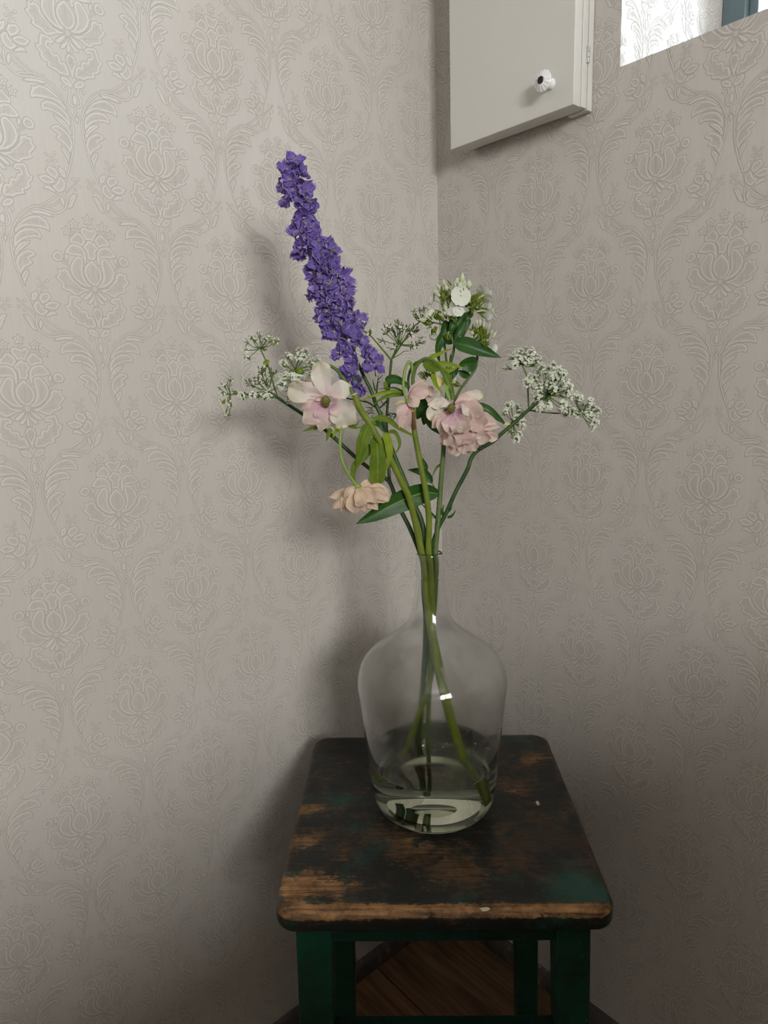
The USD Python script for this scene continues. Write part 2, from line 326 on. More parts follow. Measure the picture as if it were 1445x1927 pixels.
MOTIF_STROKES = [
  (1.3, [[56.6,-53.9],[50.2,-51.9],[42.1,-51.0],[33.9,-52.2],[25.5,-56.5],[16.8,-64.2],[11.3,-71.1],[7.2,-80.2],[5.0,-88.2],[4.8,-99.5],[6.0,-111.5],[8.6,-123.1],[12.0,-135.2],[17.0,-148.0],[19.7,-154.6]]),
  (1.5, [[-0.4,-73.4],[3.7,-73.7],[6.4,-70.3],[6.0,-64.9],[4.2,-60.0],[4.5,-56.2],[7.4,-54.3],[10.9,-55.7],[10.2,-58.7]]),
  (1.2, [[0.1,-74.3],[0.0,-78.6],[1.5,-82.1],[4.9,-86.4]]),
  (0.8, [[29.1,-141.0],[31.4,-135.5],[30.4,-130.6],[27.4,-126.7]]),
  (0.8, [[31.1,-134.0],[33.9,-131.0],[36.9,-129.4]]),
  (0.9, [[19.9,-165.6],[15.6,-160.9],[9.7,-156.0],[5.6,-150.2]]),
  (1.4, [[22.4,-165.6],[20.5,-172.6],[21.5,-180.1],[25.4,-185.6],[31.9,-189.3],[38.0,-189.6],[47.5,-187.8],[57.0,-188.0]]),
  (1.2, [[29.5,-169.8],[37.2,-176.0],[48.1,-182.9],[58.1,-185.3]]),
  (1.1, [[27.8,-174.4],[33.6,-180.4],[44.0,-184.2],[55.7,-185.7],[66.3,-190.9],[74.4,-199.2]]),
  (0.9, [[30.6,29.4],[27.7,25.8],[25.6,18.0]]),
  (0.9, [[32.7,27.2],[29.8,25.4],[27.5,24.3]]),
  (0.8, [[15.5,64.7],[11.3,64.0],[9.0,60.4]]),
  (0.8, [[21.7,56.3],[18.3,59.9],[15.5,61.4]]),
  (0.8, [[-0.1,70.6],[-0.4,64.9]]),
]
MOTIF_SPOTS = [["d",1.3,[28.3,-126.3]],["d",1.3,[36.8,-128.9]],["d",1.2,[35.5,-136.3]],["d",1.3,[27.6,-134.5]],["d",1.3,[5.0,-150.0]],["d",1.3,[11.2,-151.1]],["d",1.3,[4.8,-157.7]],["d",1.1,[9.7,-161.6]],["s",5.2,[16.0,69.1]],["s",5.0,[24.5,61.0]],["s",5.4,[0.0,75.2]]]
MOTIF_VEINS = [[0.5,[[3.4,-45.1],[8.7,-39.5],[15.4,-34.2],[22.0,-27.6],[26.4,-19.8],[25.2,-13.0]]],[0.4,[[12.0,-37.1],[18.9,-38.3]]],[0.4,[[17.2,-32.6],[25.6,-33.9]]],[0.4,[[22.0,-27.2],[28.7,-27.0]]],[0.4,[[8.7,-39.5],[7.7,-34.5]]],[0.4,[[15.4,-34.2],[14.5,-28.8]]],[0.5,[[12.0,-75.7],[19.3,-69.4],[29.1,-66.7],[41.1,-67.9]]],[0.4,[[20.9,-69.1],[28.7,-70.9]]],[0.4,[[29.1,-66.7],[35.9,-63.4]]],[0.5,[[10.0,-89.5],[17.9,-82.5],[27.7,-80.2],[33.4,-79.6]]],[0.4,[[17.9,-82.5],[24.9,-83.6]]],[0.5,[[8.7,-101.0],[15.0,-93.9],[21.9,-88.8]]],[0.5,[[9.6,-114.6],[15.4,-105.1],[24.6,-100.5]]],[0.4,[[14.8,-106.7],[20.6,-108.4]]],[0.4,[[12.4,-128.2],[15.4,-123.0],[18.2,-119.1]]],[0.5,[[5.4,-1.2],[17.9,2.1],[28.1,10.1],[35.4,16.3]]],[0.5,[[11.1,-3.7],[23.8,-0.4],[33.9,2.2]]],[0.4,[[28.1,10.1],[37.6,11.5]]],[0.4,[[-1.4,5.0],[-0.7,14.8],[-0.3,24.7]]],[0.4,[[1.6,5.0],[4.5,10.9],[5.9,16.4]]],[0.4,[[7.3,2.6],[15.0,10.6],[17.2,22.7]]],[0.4,[[8.2,30.0],[12.1,38.2],[20.9,42.7]]],[0.4,[[9.8,51.1],[13.3,55.3],[17.7,54.3]]],[0.5,[[33.3,32.6],[37.5,35.0],[40.3,31.7]]],[0.5,[[33.5,30.4],[36.9,30.0],[39.8,31.0]]],[0.4,[[-1.8,-24.8],[2.6,-32.9]]],[0.4,[[0.6,-23.4],[4.3,-30.9]]],[0.4,[[-3.7,-28.4],[0.5,-37.4]]],[0.4,[[4.9,-25.5],[-1.8,-31.5]]],[0.4,[[5.6,-29.5],[-0.7,-35.3]]],[0.4,[[25.7,-149.7],[26.1,-157.2],[31.1,-161.0]]],[0.4,[[28.3,-148.9],[33.7,-144.6],[36.2,-143.8]]],[0.4,[[33.2,-156.4],[39.3,-154.2],[44.3,-154.3]]],[0.4,[[11.0,-167.9],[15.5,-174.0],[19.1,-181.2]]]]
PAT_W, PAT_H = .1767, .26809
PAT_LEFT = (-.5749, .1147 + 1.0602)      # x, z of one lotus foot on the left wall
PAT_RIGHT = (-.2933, .1045 + 1.0602)     # y, z of one on the right wall


def figure():
    """The figure as layers (groove, band edge, band, fill) of shapely polygons in metres."""
    shapes = []
    for w, q in MOTIF_STROKES:
        for s in (1, -1):
            shapes.append((LineString([(s * x, z) for x, z in spline(q, 4)]).buffer(w / 2 * 1.15), False))
    for n, two, q in MOTIF_POLYS:
        for s in ((1, -1) if two else (1,)):
            g = Polygon([(s * x, z) for x, z in q]).buffer(0)
            shapes.append((g.buffer(.6).buffer(-.9).buffer(.3), True))
    for k, r, (x, z) in MOTIF_SPOTS:
        for s in ((1,) if x == 0 else (1, -1)):
            if k == 'd':
                shapes.append((Point(s * x, z).buffer(r, 4), False))
            else:
                a = [math.pi / 2 + k2 * math.pi / 5 for k2 in range(10)]
                shapes.append((Polygon([(s * x + r * (1.15 if i % 2 == 0 else .62) * math.cos(t), z + r * (1.15 if i % 2 == 0 else .62) * math.sin(t)) for i, t in enumerate(a)]), True))
                shapes.append((Point(s * x, z).buffer(r * .28, 4), False))
    # neighbouring figures of the repeat touch: on three sides theirs lies on top, on the other three ours does
    body = unary_union([g for g, _ in shapes])
    over = unary_union([affinity.translate(body, dx * PAT_W * 500, dz * PAT_H * 500) for dx, dz in ((1, 1), (-1, 1), (0, 2))])
    vis, above = [], Polygon()
    for g, big in reversed(shapes):
        v = g.difference(over.buffer(.42)).difference(above.buffer(.42) if not above.is_empty else Polygon())
        above = above.union(g)
        v = v.buffer(-.30 if big else -.1).simplify(.12)
        if v.area > .8:
            vis.append((v, big))
    allv = unary_union([v for v, _ in vis])
    mm = lambda g: affinity.scale(g, .001, .001, origin=(0, 0))
    under = unary_union([affinity.translate(allv, dx * PAT_W * 500, dz * PAT_H * 500) for dx, dz in ((-1, -1), (1, -1), (0, -2))])
    groove = mm(above.buffer(.70).difference(unary_union([allv.buffer(.02), over.buffer(.71), under.buffer(.02)])))
    edge, band, hatch = [], [], []
    for v, big in vis:
        inn = v.buffer(-.38)
        fill = v.buffer(-2.0).simplify(.15) if big else Polygon()
        edge.append((mm(v), mm(inn)))
        band.append((mm(inn), mm(fill)))
        if fill.area > .5:
            hatch.append((mm(fill), mm(fill.buffer(-.4))))
    veins = []
    for w, qv in MOTIF_VEINS:
        for s in (1, -1):
            veins.append(LineString([(s * x, z) for x, z in spline(qv, 3)]).buffer(w / 2, 2))
    veins = [mm(unary_union(veins).difference(over.buffer(.3)))]
    return groove, edge, band, hatch, veins


def flat(g, clip=None):
    if clip is not None:
        g = g.intersection(clip)
    out = []
    for q in getattr(g, 'geoms', [g]):
        if isinstance(q, Polygon) and q.area > 4e-8:
            v, f = trimesh.creation.triangulate_polygon(q, engine='earcut')
            if len(f):
                out.append((np.asarray(v, float), np.asarray(f, int)))
    return out


def sheet(parts, depth):
    """Joins flat pieces; depth(v) gives their height off the wall. Returns (uvh, faces)."""
    vs, fs, n = [], [], 0
    for v, f in parts:
        a, b, c = v[f[:, 0]], v[f[:, 1]], v[f[:, 2]]
        neg = (b[:, 0] - a[:, 0]) * (c[:, 1] - a[:, 1]) - (b[:, 1] - a[:, 1]) * (c[:, 0] - a[:, 0]) < 0
        f = f.copy()
        f[neg] = f[neg][:, ::-1]
        vs.append(np.column_stack([v, depth(v)]))
        fs.append(f + n)
        n += len(v)
    return (np.vstack(vs), np.vstack(fs)) if vs else (np.zeros((0, 3)), np.zeros((0, 3), int))


def ring(outer, inner, z_out, z_in, clip=None):
    import shapely
    g = outer.difference(inner)
    parts = flat(g, clip)
    bd = inner.boundary
    return sheet(parts, lambda v: np.where(shapely.distance(shapely.points(v), bd) < 2e-6, z_in, z_out) if not inner.is_empty else np.full(len(v), z_out))


GROOVE, EDGE, BAND, HATCH, VEINS = figure()
ZG, ZB, ZF = .00004, .00020, .00013


def join(sheets):
    vs, fs, n = [], [], 0
    for v, f in sheets:
        vs.append(v)
        fs.append(f + n)
        n += len(v)
    return (np.vstack(vs), np.vstack(fs)) if vs else (np.zeros((0, 3)), np.zeros((0, 3), int))


def figure_meshes(clip=None):
    lines = sheet(flat(GROOVE, clip), lambda v: np.full(len(v), ZG))
    lines = join([lines] + [sheet(flat(g, clip), lambda v: np.full(len(v), ZB + .00004)) for g in VEINS])
    bands = join([ring(o, i, ZG, ZB, clip) for o, i in EDGE] + [ring(o, i, ZB, ZB, clip) for o, i in BAND])
    fills = join([ring(o, i, ZB, ZF, clip) for o, i in HATCH] + [sheet(flat(i, clip), lambda v: np.full(len(v), ZF)) for o, i in HATCH])
    return lines, bands, fills


WHOLE = figure_meshes()


def paper(wall, region, origin, place):
    """Lays the repeat over a region (shapely, wall coordinates) and makes three meshes, outline, band and fill, on that wall."""
    got = [[], [], []]
    x0, z0, x1, z1 = region.bounds
    i0, i1 = math.floor((x0 - origin[0]) / (PAT_W / 2)) - 1, math.ceil((x1 - origin[0]) / (PAT_W / 2)) + 1
    j0, j1 = math.floor((origin[1] - z1) / (PAT_H / 2)) - 2, math.ceil((origin[1] - z0) / (PAT_H / 2)) + 2
    whole = sbox(-.112, -.130, .112, .080)
    for i in range(i0, i1 + 1):
        for j in range(j0, j1 + 1):
            if (i + j) % 2:
                continue
            c = (origin[0] + i * PAT_W / 2, origin[1] - j * PAT_H / 2)
            cell = affinity.translate(whole, *c)
            if not region.intersects(cell):
                continue
            ms = WHOLE if region.contains(cell) else figure_meshes(affinity.translate(region, -c[0], -c[1]))
            for k in range(3):
                if len(ms[k][1]):
                    got[k].append((ms[k][0] + [c[0], c[1], 0], ms[k][1]))
    for k, (n, m) in enumerate((('wallpaper_outline', PAPER_LINE), ('wallpaper_band', PAPER_BAND), ('wallpaper_fill', PAPER_FILL))):
        v, f = join(got[k])
        if len(f):
            obj(n, (place(v), f), m, wall, kind='stuff')


paper(wall_left, sbox(-1.62, .030, 0.0, 2.20), PAT_LEFT, lambda v: np.stack([v[:, 0], -v[:, 2] - .0001, v[:, 1]], -1))
# on the right wall u runs to the right of the picture, i.e. towards -y
flip = lambda v: np.stack([-v[:, 2] - .0001, -v[:, 0], v[:, 1]], -1)
hole = sbox(-W1['y1'], W1['z0'], -W1['y0'], W1['z1'])
paper(wall_right, sbox(0, .030, 1.55, 2.20).difference(hole), (-PAT_RIGHT[0], PAT_RIGHT[1]), flip)
# the reveal of the window, u from the frame towards the room
paper(wall_right, sbox(0.0, W1['z0'], .281, W1['z1']), (.0607, 1.4916 + .0871), lambda v: np.stack([v[:, 0], W1['y1'] - v[:, 2] - .0001, v[:, 1]], -1))

# ------------------------------------------------------------------ wall cabinet on the right wall
cab = thing('wall_cabinet', 'small shallow white wall cabinet with a round knob, hung high beside the window', 'cabinet', (0, -.18, 1.403))
CT = .36
obj('body', cat_meshes([rbox(-.0275, -.001, -.2800 + .18, -.080 + .18, .006, CT, .001), rbox(-.0252, -.0130, -.2880 + .18, -.0745 + .18, .0012, CT, .0008)]), WHITE_PAINT, cab, smooth=30)
obj('stile', rbox(-.0116, -.001, -.2886 + .18, -.2580 + .18, .0, CT, .0008), WHITE_PAINT, cab, smooth=30)
door = obj('door', rbox(-.0435, -.0272, -.2884 + .18, -.0712 + .18, .0, CT - .004, .0012), WHITE_PAINT, cab, smooth=30)
kz, ky = .0345, -.2525 + .18
prof = [(0, 0), (.0062, 0), (.0060, .004), (.0050, .009), (.0060, .0125), (.0098, .0145), (.0109, .0158), (.0111, .0172), (.0104, .0184), (.0060, .0212), (.0040, .0220), (0, .0216)]
prof = [(r * 1.18, z) for r, z in prof]
kn = lathe(prof, 96)
v = np.array(kn.vertices)
rad = np.hypot(v[:, 0], v[:, 1])
phi = np.arctan2(v[:, 1], v[:, 0])
v[:, 2] += np.where((rad > .004) & (v[:, 2] > .016), .00028 * np.cos(14 * phi), 0)
v = np.stack([-.0435 - v[:, 2], ky + v[:, 0], kz + v[:, 1]], -1)
knob = obj('knob', (v, kn.faces[:, ::-1]), PORCELAIN, door, smooth=35)
sc = lathe([(0, .0214), (.0046, .0214), (.0046, .0226), (.0040, .0232), (0, .0233)], 28)
v = np.array(sc.vertices)
slot = (np.abs(v[:, 0] - v[:, 1]) < .0008) & (v[:, 2] > .0230)
v[slot, 2] -= .0006
obj('knob_screw', (np.stack([-.0435 - v[:, 2], ky + v[:, 0], kz + v[:, 1]], -1), sc.faces[:, ::-1]), DARK_METAL, cab, smooth=30, label='dark screw in the knob')
for hz in (.055, .30):
    hm = [rbox(-.0165, -.0115, -.2897 + .18, -.2870 + .18, hz, hz + .020, .0006)]
    for k in range(3):
        cy = trimesh.creation.cylinder(.0017, .0058, sections=14)
        cy.apply_translation([-.0140, -.2898 + .18, hz + .0035 + .0065 * k])
        hm.append(cy)
    obj('hinge', cat_meshes(hm), STEEL, cab, smooth=30)

# ------------------------------------------------------------------ stool
STOOL_C, STOOL_A, SEAT_Z = (-.3205, -.2930), -42.6, .5272
stool = thing('stool', 'old square wooden stool with worn dark green paint and bare patches', 'stool', (*STOOL_C, 0), STOOL_A)


def worn_paint(name, paint, paint2, wood, chips, scale, seat=False):
    """Old paint over wood: bare wood where the noise (and the wear attribute) is high, thin stained paint around it."""
    nodes = {'tc': ('texture_coordinate', {}), 'mg': ('mapping', {'scale': (.05, 1, 1)}), 'grain': ('noise_texture', {'scale': 260.0, 'detail': 5.0, 'distortion': .5}),
             'wr': ('rgb_ramp', {'ramp': [(.30, [c * .22 for c in wood]), (.46, [c * .75 for c in wood]), (.7, [c * 1.3 for c in wood])]}),
             'n1': ('noise_texture', {'scale': scale, 'detail': 10.0, 'roughness': .72}),
             'ms': ('mapping', {'scale': (.30, 1, 1)}), 'n2': ('noise_texture', {'scale': scale * 7, 'detail': 10.0, 'roughness': .85}),
             'pn': ('noise_texture', {'scale': 18.0, 'detail': 6.0, 'roughness': .7}), 'pr': ('rgb_ramp', {'ramp': [(.48, paint), (.66, paint2)]}),
             'a1': ('math', {'math_type': 'multiply_add', 'value2': .45}), 'a2': ('math', {'math_type': 'multiply_add', 'value2': .55}),
             'mask': ('rgb_ramp', {'ramp': [(chips, (0, 0, 0)), (chips + .012, (.85, .85, .85)), (chips + .04, (1, 1, 1))]}), 'mix': ('mix_color', {}),
             'thin': ('rgb_ramp', {'ramp': [(chips - .07, (0, 0, 0)), (chips, (.5, .5, .5))]}), 'tm': ('mix_color', {'b': [c * .22 for c in wood]}),
             'dirt': ('noise_texture', {'scale': 30.0, 'detail': 8.0, 'roughness': .75}), 'dr': ('rgb_ramp', {'ramp': [(.38, (.16, .14, .13)), (.58, (1, 1, 1))]}), 'dm': ('mix_color', {'blend_type': 'multiply', 'fac': .85}),
             'spk': ('noise_texture', {'scale': 520.0, 'detail': 3.0}), 'sr': ('rgb_ramp', {'ramp': [(.69, (0, 0, 0)), (.715, (.7, .7, .7))]}), 'sm': ('mix_color', {'b': (.20, .19, .16)}),
             'rr': ('map_range', {'from_min': 0, 'from_max': 1, 'to_min': .40, 'to_max': .60}),
             'b': ('bump', {'strength': .6, 'distance': .0012, 'invert': True}), 'b2': ('bump', {'strength': .3, 'distance': .0007}),
             'p': ('principled_bsdf', {'specular_ior_level': .32})}
    links = [('tc.object', 'mg.vector'), ('mg.vector', 'grain.vector'), ('grain.fac', 'wr.fac'), ('tc.object', 'n1.vector'), ('tc.object', 'ms.vector'), ('ms.vector', 'n2.vector'),
             ('tc.object', 'pn.vector'), ('n1.fac', 'a1.value1'), ('n2.fac', 'a2.value1'), ('a1.value', 'a2.value3'), ('a2.value', 'mask.fac'), ('a2.value', 'thin.fac'),
             ('thin.color', 'tm.fac'), ('pr.color', 'tm.a'), ('mask.color', 'mix.fac'), ('tm.result', 'mix.a'), ('tc.object', 'dirt.vector'), ('dirt.fac', 'dr.fac'), ('wr.color', 'dm.a'), ('dr.color', 'dm.b'), ('dm.result', 'mix.b'),
             ('tc.object', 'spk.vector'), ('spk.fac', 'sr.fac'), ('sr.color', 'sm.fac'), ('mix.result', 'sm.a'), ('sm.result', 'p.base_color'),
             ('mask.color', 'rr.value'), ('rr.result', 'p.roughness'), ('mask.color', 'b.height'), ('grain.fac', 'b2.height'), ('b.normal', 'b2.normal'), ('b2.normal', 'p.normal')]
    if seat:
        nodes['at'] = ('attribute', {'attribute': 'wear'})
        nodes['gr'] = ('attribute', {'attribute': 'green'})
        nodes['ga'] = ('math', {'math_type': 'add'})
        nodes['st'] = ('attribute', {'attribute': 'stain'})
        nodes['sx'] = ('mix_color', {'blend_type': 'multiply', 'fac': 1.0})
        links = [l for l in links if l != ('dm.result', 'mix.b')] + [('at.fac', 'a1.value3'), ('pn.fac', 'ga.value1'), ('gr.fac', 'ga.value2'), ('ga.value', 'pr.fac'), ('dm.result', 'sx.a'), ('st.color', 'sx.b'), ('sx.result', 'mix.b')]
    else:
        links.append(('pn.fac', 'pr.fac'))
    return mat(name, nodes, links)


SEAT_MAT = worn_paint('seat_worn_paint', (.009, .011, .010), (.008, .060, .045), (.36, .19, .075), .60, 26.0, True)
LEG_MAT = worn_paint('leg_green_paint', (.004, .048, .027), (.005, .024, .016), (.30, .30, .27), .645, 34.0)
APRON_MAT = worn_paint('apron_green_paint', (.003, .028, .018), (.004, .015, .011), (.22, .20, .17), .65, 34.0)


def seat_mesh():
    """A rounded square board as one dense shell: the top is a grid that carries the wear, the rim is a rounded profile."""
    H, R, T, e = .1765, .024, .0225, .007

    def outline(inset, n=300):
        h, r = H - inset, max(R - inset, .002)
        t = np.linspace(0, 4, n, endpoint=False)
        pts = []
        per = 8 * (h - r) + 2 * np.pi * r
        q = sbox(-h + r, -h + r, h - r, h - r).buffer(r, 24).exterior
        return np.array([q.interpolate(k, normalized=True).coords[0] for k in np.arange(n) / n])
    prof = [(0.0, -T + .004), (.0008, -T + .0015), (.003, -T)]
    ring_profile = [(.012, -T)] + prof[::-1] + [(0.0, -.009), (.0006, -.0055), (.0022, -.0024), (.0048, -.0006), (.0080, 0.0)]
    vs, fs, n = [], [], 300
    for ins, z in ring_profile:
        vs.append(np.column_stack([outline(ins), np.full(n, z)]))
    k = len(vs)
    # concentric rings inwards over the top, then a centre
    for ins in np.linspace(.0080, H - .004, 56)[1:]:
        vs.append(np.column_stack([outline(ins) if ins < H - .012 else outline(H - .012) * (H - ins) / .012, np.zeros(n)]))
    m = len(vs)
    for a in range(m - 1):
        i = np.arange(n)
        j = (i + 1) % n
        fs += [np.stack([a * n + i, a * n + j, (a + 1) * n + j], -1), np.stack([a * n + i, (a + 1) * n + j, (a + 1) * n + i], -1)]
    v = np.vstack(vs + [[[0, 0, 0]], [[0, 0, -T]]])
    c = len(v)
    i = np.arange(n)
    fs += [np.stack([(m - 1) * n + i, (m - 1) * n + (i + 1) % n, np.full(n, c - 2)], -1), np.stack([(i + 1) % n, i, np.full(n, c - 1)], -1)]
    f = np.vstack(fs)
    # gentle unevenness of the worn board
    w = (meshkit.fbm(np.column_stack([v[:, 0] * 14, v[:, 1] * 40, v[:, 2]]), 3, 3) - .5) * .0012
    v[:, 2] += np.where(v[:, 2] > -.004, w, 0)
    v[:, :2] *= 1 + ((meshkit.fbm(v * 45, 3, 9) - .5) * .008)[:, None]
    return v, f


sv, sf = seat_mesh()


def seat_px(px, py):
    """Where the line through a point of the photograph meets the seat, in the stool's own axes."""
    d = CF + CR * (px - 722.5) / FPX - CU * (py - 963.5) / FPX
    t = (SEAT_Z - CAM[2]) / d[2]
    q = (CAM + t * d)[:2] - np.array(STOOL_C)
    a = math.radians(-STOOL_A)
    return np.array([q[0] * math.cos(a) - q[1] * math.sin(a), q[0] * math.sin(a) + q[1] * math.cos(a)])


wear = np.full(len(sv), .023)
for px, py, sx, sy, amt in ((577, 1522, .024, .010, .17), (582, 1582, .022, .016, .11), (590, 1655, .035, .016, .15), (640, 1672, .05, .010, .10), (830, 1620, .055, .024, .07), (760, 1600, .05, .02, .07),
                            (880, 1640, .05, .018, .07), (960, 1485, .024, .030, .09), (1010, 1425, .030, .014, .10), (985, 1440, .03, .02, .06), (1010, 1512, .010, .005, .12), (700, 1500, .02, .02, .06),
                            (950, 1590, .05, .04, .05), (1050, 1610, .04, .05, .03), (560, 1690, .02, .02, .12), (1000, 1560, .05, .02, .04), (720, 1560, .06, .03, .03)):
    q = seat_px(px, py)
    wear += amt * np.exp(-(((sv[:, 0] - q[0]) / sx) ** 2 + ((sv[:, 1] - q[1]) / sy) ** 2))
edge = .1765 - np.maximum(np.abs(sv[:, 0]), np.abs(sv[:, 1]))
front = .1765 + sv[:, 1]
wear += .19 * np.exp(-((front - .007) / .0062) ** 2) * (sv[:, 2] > -.008) * (.65 + .7 * meshkit.fbm(sv * 30, 3, 5)) + .06 * np.exp(-(edge / .008) ** 2) * (sv[:, 2] > -.008)
wear -= .05 * (sv[:, 2] < -.009)
green, stain = np.full(len(sv), -.06), np.full(len(sv), .36)
for px, py, sx, sy, amt in ((1085, 1655, .035, .022, .30), (1120, 1690, .03, .015, .30), (550, 1668, .016, .020, .32), (985, 1650, .03, .015, .14), (660, 1735, .06, .006, .25), (1060, 1560, .02, .03, .08)):
    q = seat_px(px, py)
    green += amt * np.exp(-(((sv[:, 0] - q[0]) / sx) ** 2 + ((sv[:, 1] - q[1]) / sy) ** 2))
for px, py, sx, sy, amt in ((577, 1525, .03, .02, .5), (590, 1655, .05, .025, .75), (650, 1650, .05, .02, .5), (560, 1700, .05, .03, .6), (810, 1575, .03, .015, .35), (815, 1665, .03, .01, .5), (1012, 1430, .03, .015, .45), (965, 1490, .03, .02, .3), (582, 1590, .03, .02, .4)):
    q = seat_px(px, py)
    stain += amt * np.exp(-(((sv[:, 0] - q[0]) / sx) ** 2 + ((sv[:, 1] - q[1]) / sy) ** 2))
stain = np.where(front < .016, np.maximum(stain, 1.0), np.minimum(stain, 1.1))
obj('seat', (sv + [0, 0, SEAT_Z], sf), SEAT_MAT, stool, smooth=True, attrs={'wear': wear, 'green': green, 'stain': stain})
ZL = SEAT_Z - .0215


def leg(x0, x1, y0, y1, dx, dy):
    """A square leg, tapering and leaning a little outwards to the floor."""
    m = tm(rbox(x0, x1, y0, y1, 0, ZL, .0018).refine_to_length(.06))
    v = np.array(m.vertices)
    k = 1 - v[:, 2] / ZL
    cx, cy = (x0 + x1) / 2, (y0 + y1) / 2
    v[:, 0] = cx + (v[:, 0] - cx) * (1 - .10 * k) + dx * k
    v[:, 1] = cy + (v[:, 1] - cy) * (1 - .10 * k) + dy * k
    m.vertices = v
    return m


LX = .118, .154
for sx, sy in ((-1, -1), (1, -1), (-1, 1), (1, 1)):
    a, b = sorted((sx * LX[0], sx * (LX[1] + (.003 if sx < 0 else 0))))
    c, d = sorted((sy * .120, sy * .156))
    obj('leg', leg(a, b, c, d, sx * .010, sy * .006), LEG_MAT, stool, smooth=30)
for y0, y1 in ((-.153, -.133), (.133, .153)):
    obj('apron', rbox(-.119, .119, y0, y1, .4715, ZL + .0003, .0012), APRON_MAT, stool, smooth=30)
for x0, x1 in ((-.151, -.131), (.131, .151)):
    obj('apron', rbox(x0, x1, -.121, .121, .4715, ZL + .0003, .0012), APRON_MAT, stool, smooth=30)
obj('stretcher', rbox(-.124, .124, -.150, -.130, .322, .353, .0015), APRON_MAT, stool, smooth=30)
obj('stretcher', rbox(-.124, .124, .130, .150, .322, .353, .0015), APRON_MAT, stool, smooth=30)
CHIP = plain('old_cream_paint', (.55, .52, .36), .6)
for px, py, r in ((912, 1712, .0042), (1012, 1512, .0036)):
    q = seat_px(px, py)
    a = np.linspace(0, 2 * np.pi, 11, endpoint=False)
    rr = r * (.7 + .5 * RNG.random(11))
    pl = Polygon(np.column_stack([q[0] + rr * np.cos(a) * (1.25 if px < 1000 else .6), q[1] + rr * np.sin(a) * (.6 if px < 1000 else 1.3)]))
    m = trimesh.creation.extrude_polygon(pl, .0007, engine='earcut')
    m.apply_translation([0, 0, SEAT_Z + .0002])
    obj('paint_flake', m, CHIP, stool, label='cream fleck of older paint on the seat')

# ------------------------------------------------------------------ glass demijohn
JC = (-.3189, -.2883)
JZ = SEAT_Z + .0006
jar = thing('glass_demijohn', 'clear glass demijohn with a narrow neck serving as a vase on the stool', 'vase', (*JC, JZ))
OUT = [(0, .0050), (.030, .0035), (.048, .0010), (.057, 0.0), (.0655, .0040), (.0718, .0100), (.0757, .0180), (.0780, .030), (.0798, .045), (.0826, .075), (.0856, .107), (.0886, .140), (.0908, .158), (.0916, .168),
       (.0906, .178), (.0876, .188), (.0825, .197), (.0755, .205), (.0660, .213), (.0550, .2212), (.0432, .2300), (.0335, .2385), (.0272, .2465), (.0230, .256), (.0203, .265), (.0184, .276), (.0168, .288), (.0160, .2975),
       (.0163, .3005), (.0176, .3030), (.0179, .3060), (.0172, .3090), (.0168, .3120), (.0161, .3200), (.0157, .3270), (.0147, .3302), (.0132, .3310)]


def smooth_profile(p, n=3):
    q = spline(p, n)
    q[:, 0] = np.maximum(q[:, 0], 0)
    q[0, 0] = p[0][0]
    q[-1, 0] = p[-1][0]
    return q


op_ = smooth_profile(OUT)
solid = Polygon(np.vstack([op_, [[0, .3310]]])).union(sbox(-.02, .001, .001, .3310))          # the outside as a solid, then a wall of even thickness
inner = solid.buffer(-.0019, 32).intersection(sbox(0, .0095, .2, .3306))
ipts = np.array(inner.exterior.coords)
k0 = int(np.argmin(np.hypot(ipts[:, 0], ipts[:, 1] - .0095)))
ring_ = np.vstack([ipts[k0:-1], ipts[:k0 + 1]])
if ring_[1, 0] < 1e-6:
    ring_ = ring_[::-1]
ring_ = ring_[(ring_[:, 0] > 1e-6)]
bot = [(0.0, .0110), (.020, .0104), (.040, .0092)]
side = [q for q in ring_ if q[1] < .3265 and q[0] > .008 and not (q[1] < .0097 and q[0] < .055)]
INNER = np.array(bot + [tuple(q) for q in side] + [(.0128, .3292)])
keep = [0]
for i_ in range(1, len(INNER)):
    if np.hypot(*(INNER[i_] - INNER[keep[-1]])) > .0011:
        keep.append(i_)
INNER = INNER[keep]
jar_prof = np.vstack([op_, INNER[::-1]])


def ellipsoid_(c, r):
    m = trimesh.creation.icosphere(1, r)
    m.apply_scale([1, 1, 1.25])
    m.apply_translation(c)
    return m



bottle = lathe(jar_prof, 96)
bv = np.array(bottle.vertices)
br = np.hypot(bv[:, 0], bv[:, 1])
out_r = np.interp(bv[:, 2], op_[30:, 1], op_[30:, 0])
mist = ((br < out_r - .0009) & (bv[:, 2] > .088) & (bv[:, 2] < .262)).astype(float)      # condensation on the inside above the water
obj('bottle', bottle, JAR_GLASS, jar, smooth=True, attrs={'mist': mist})
rdrop = np.random.default_rng(5)
drops = []
for k in range(90):
    a = math.radians(rdrop.choice([rdrop.normal(-62, 16), rdrop.normal(-95, 22), rdrop.uniform(0, 360)], p=[.5, .35, .15]))
    z = float(np.clip(rdrop.normal(.112, .018), .078, .155))
    r_ = float(np.interp(z, INNER[3:60, 1], INNER[3:60, 0])) - .00015
    n_ = np.array([math.cos(a), math.sin(a), 0])
    q = rdrop.uniform(.0004, .0011)
    drops.append(ellipsoid_(n_ * r_ + [0, 0, z], q))
obj('droplets', cat_meshes(drops), WATER, jar, smooth=True, kind='stuff', label='beads of condensation inside the glass')
WL = .069
low = INNER[INNER[:, 1] < WL - .001][::-1]
wp = [(r + (.0002 if r else 0), z) for r, z in low]
rw = float(np.interp(WL, INNER[3:40, 1], INNER[3:40, 0]))
water = obj('water', lathe([(0, WL), (rw - .004, WL), (rw - .0012, WL + .0004), (rw + .0002, WL + .0016)] + wp[:-1] + [(0, wp[-1][1] - .0002)], 96), WATER, None, smooth=40,
            label='shallow pale greenish water in the bottom of the glass demijohn', cat='water')
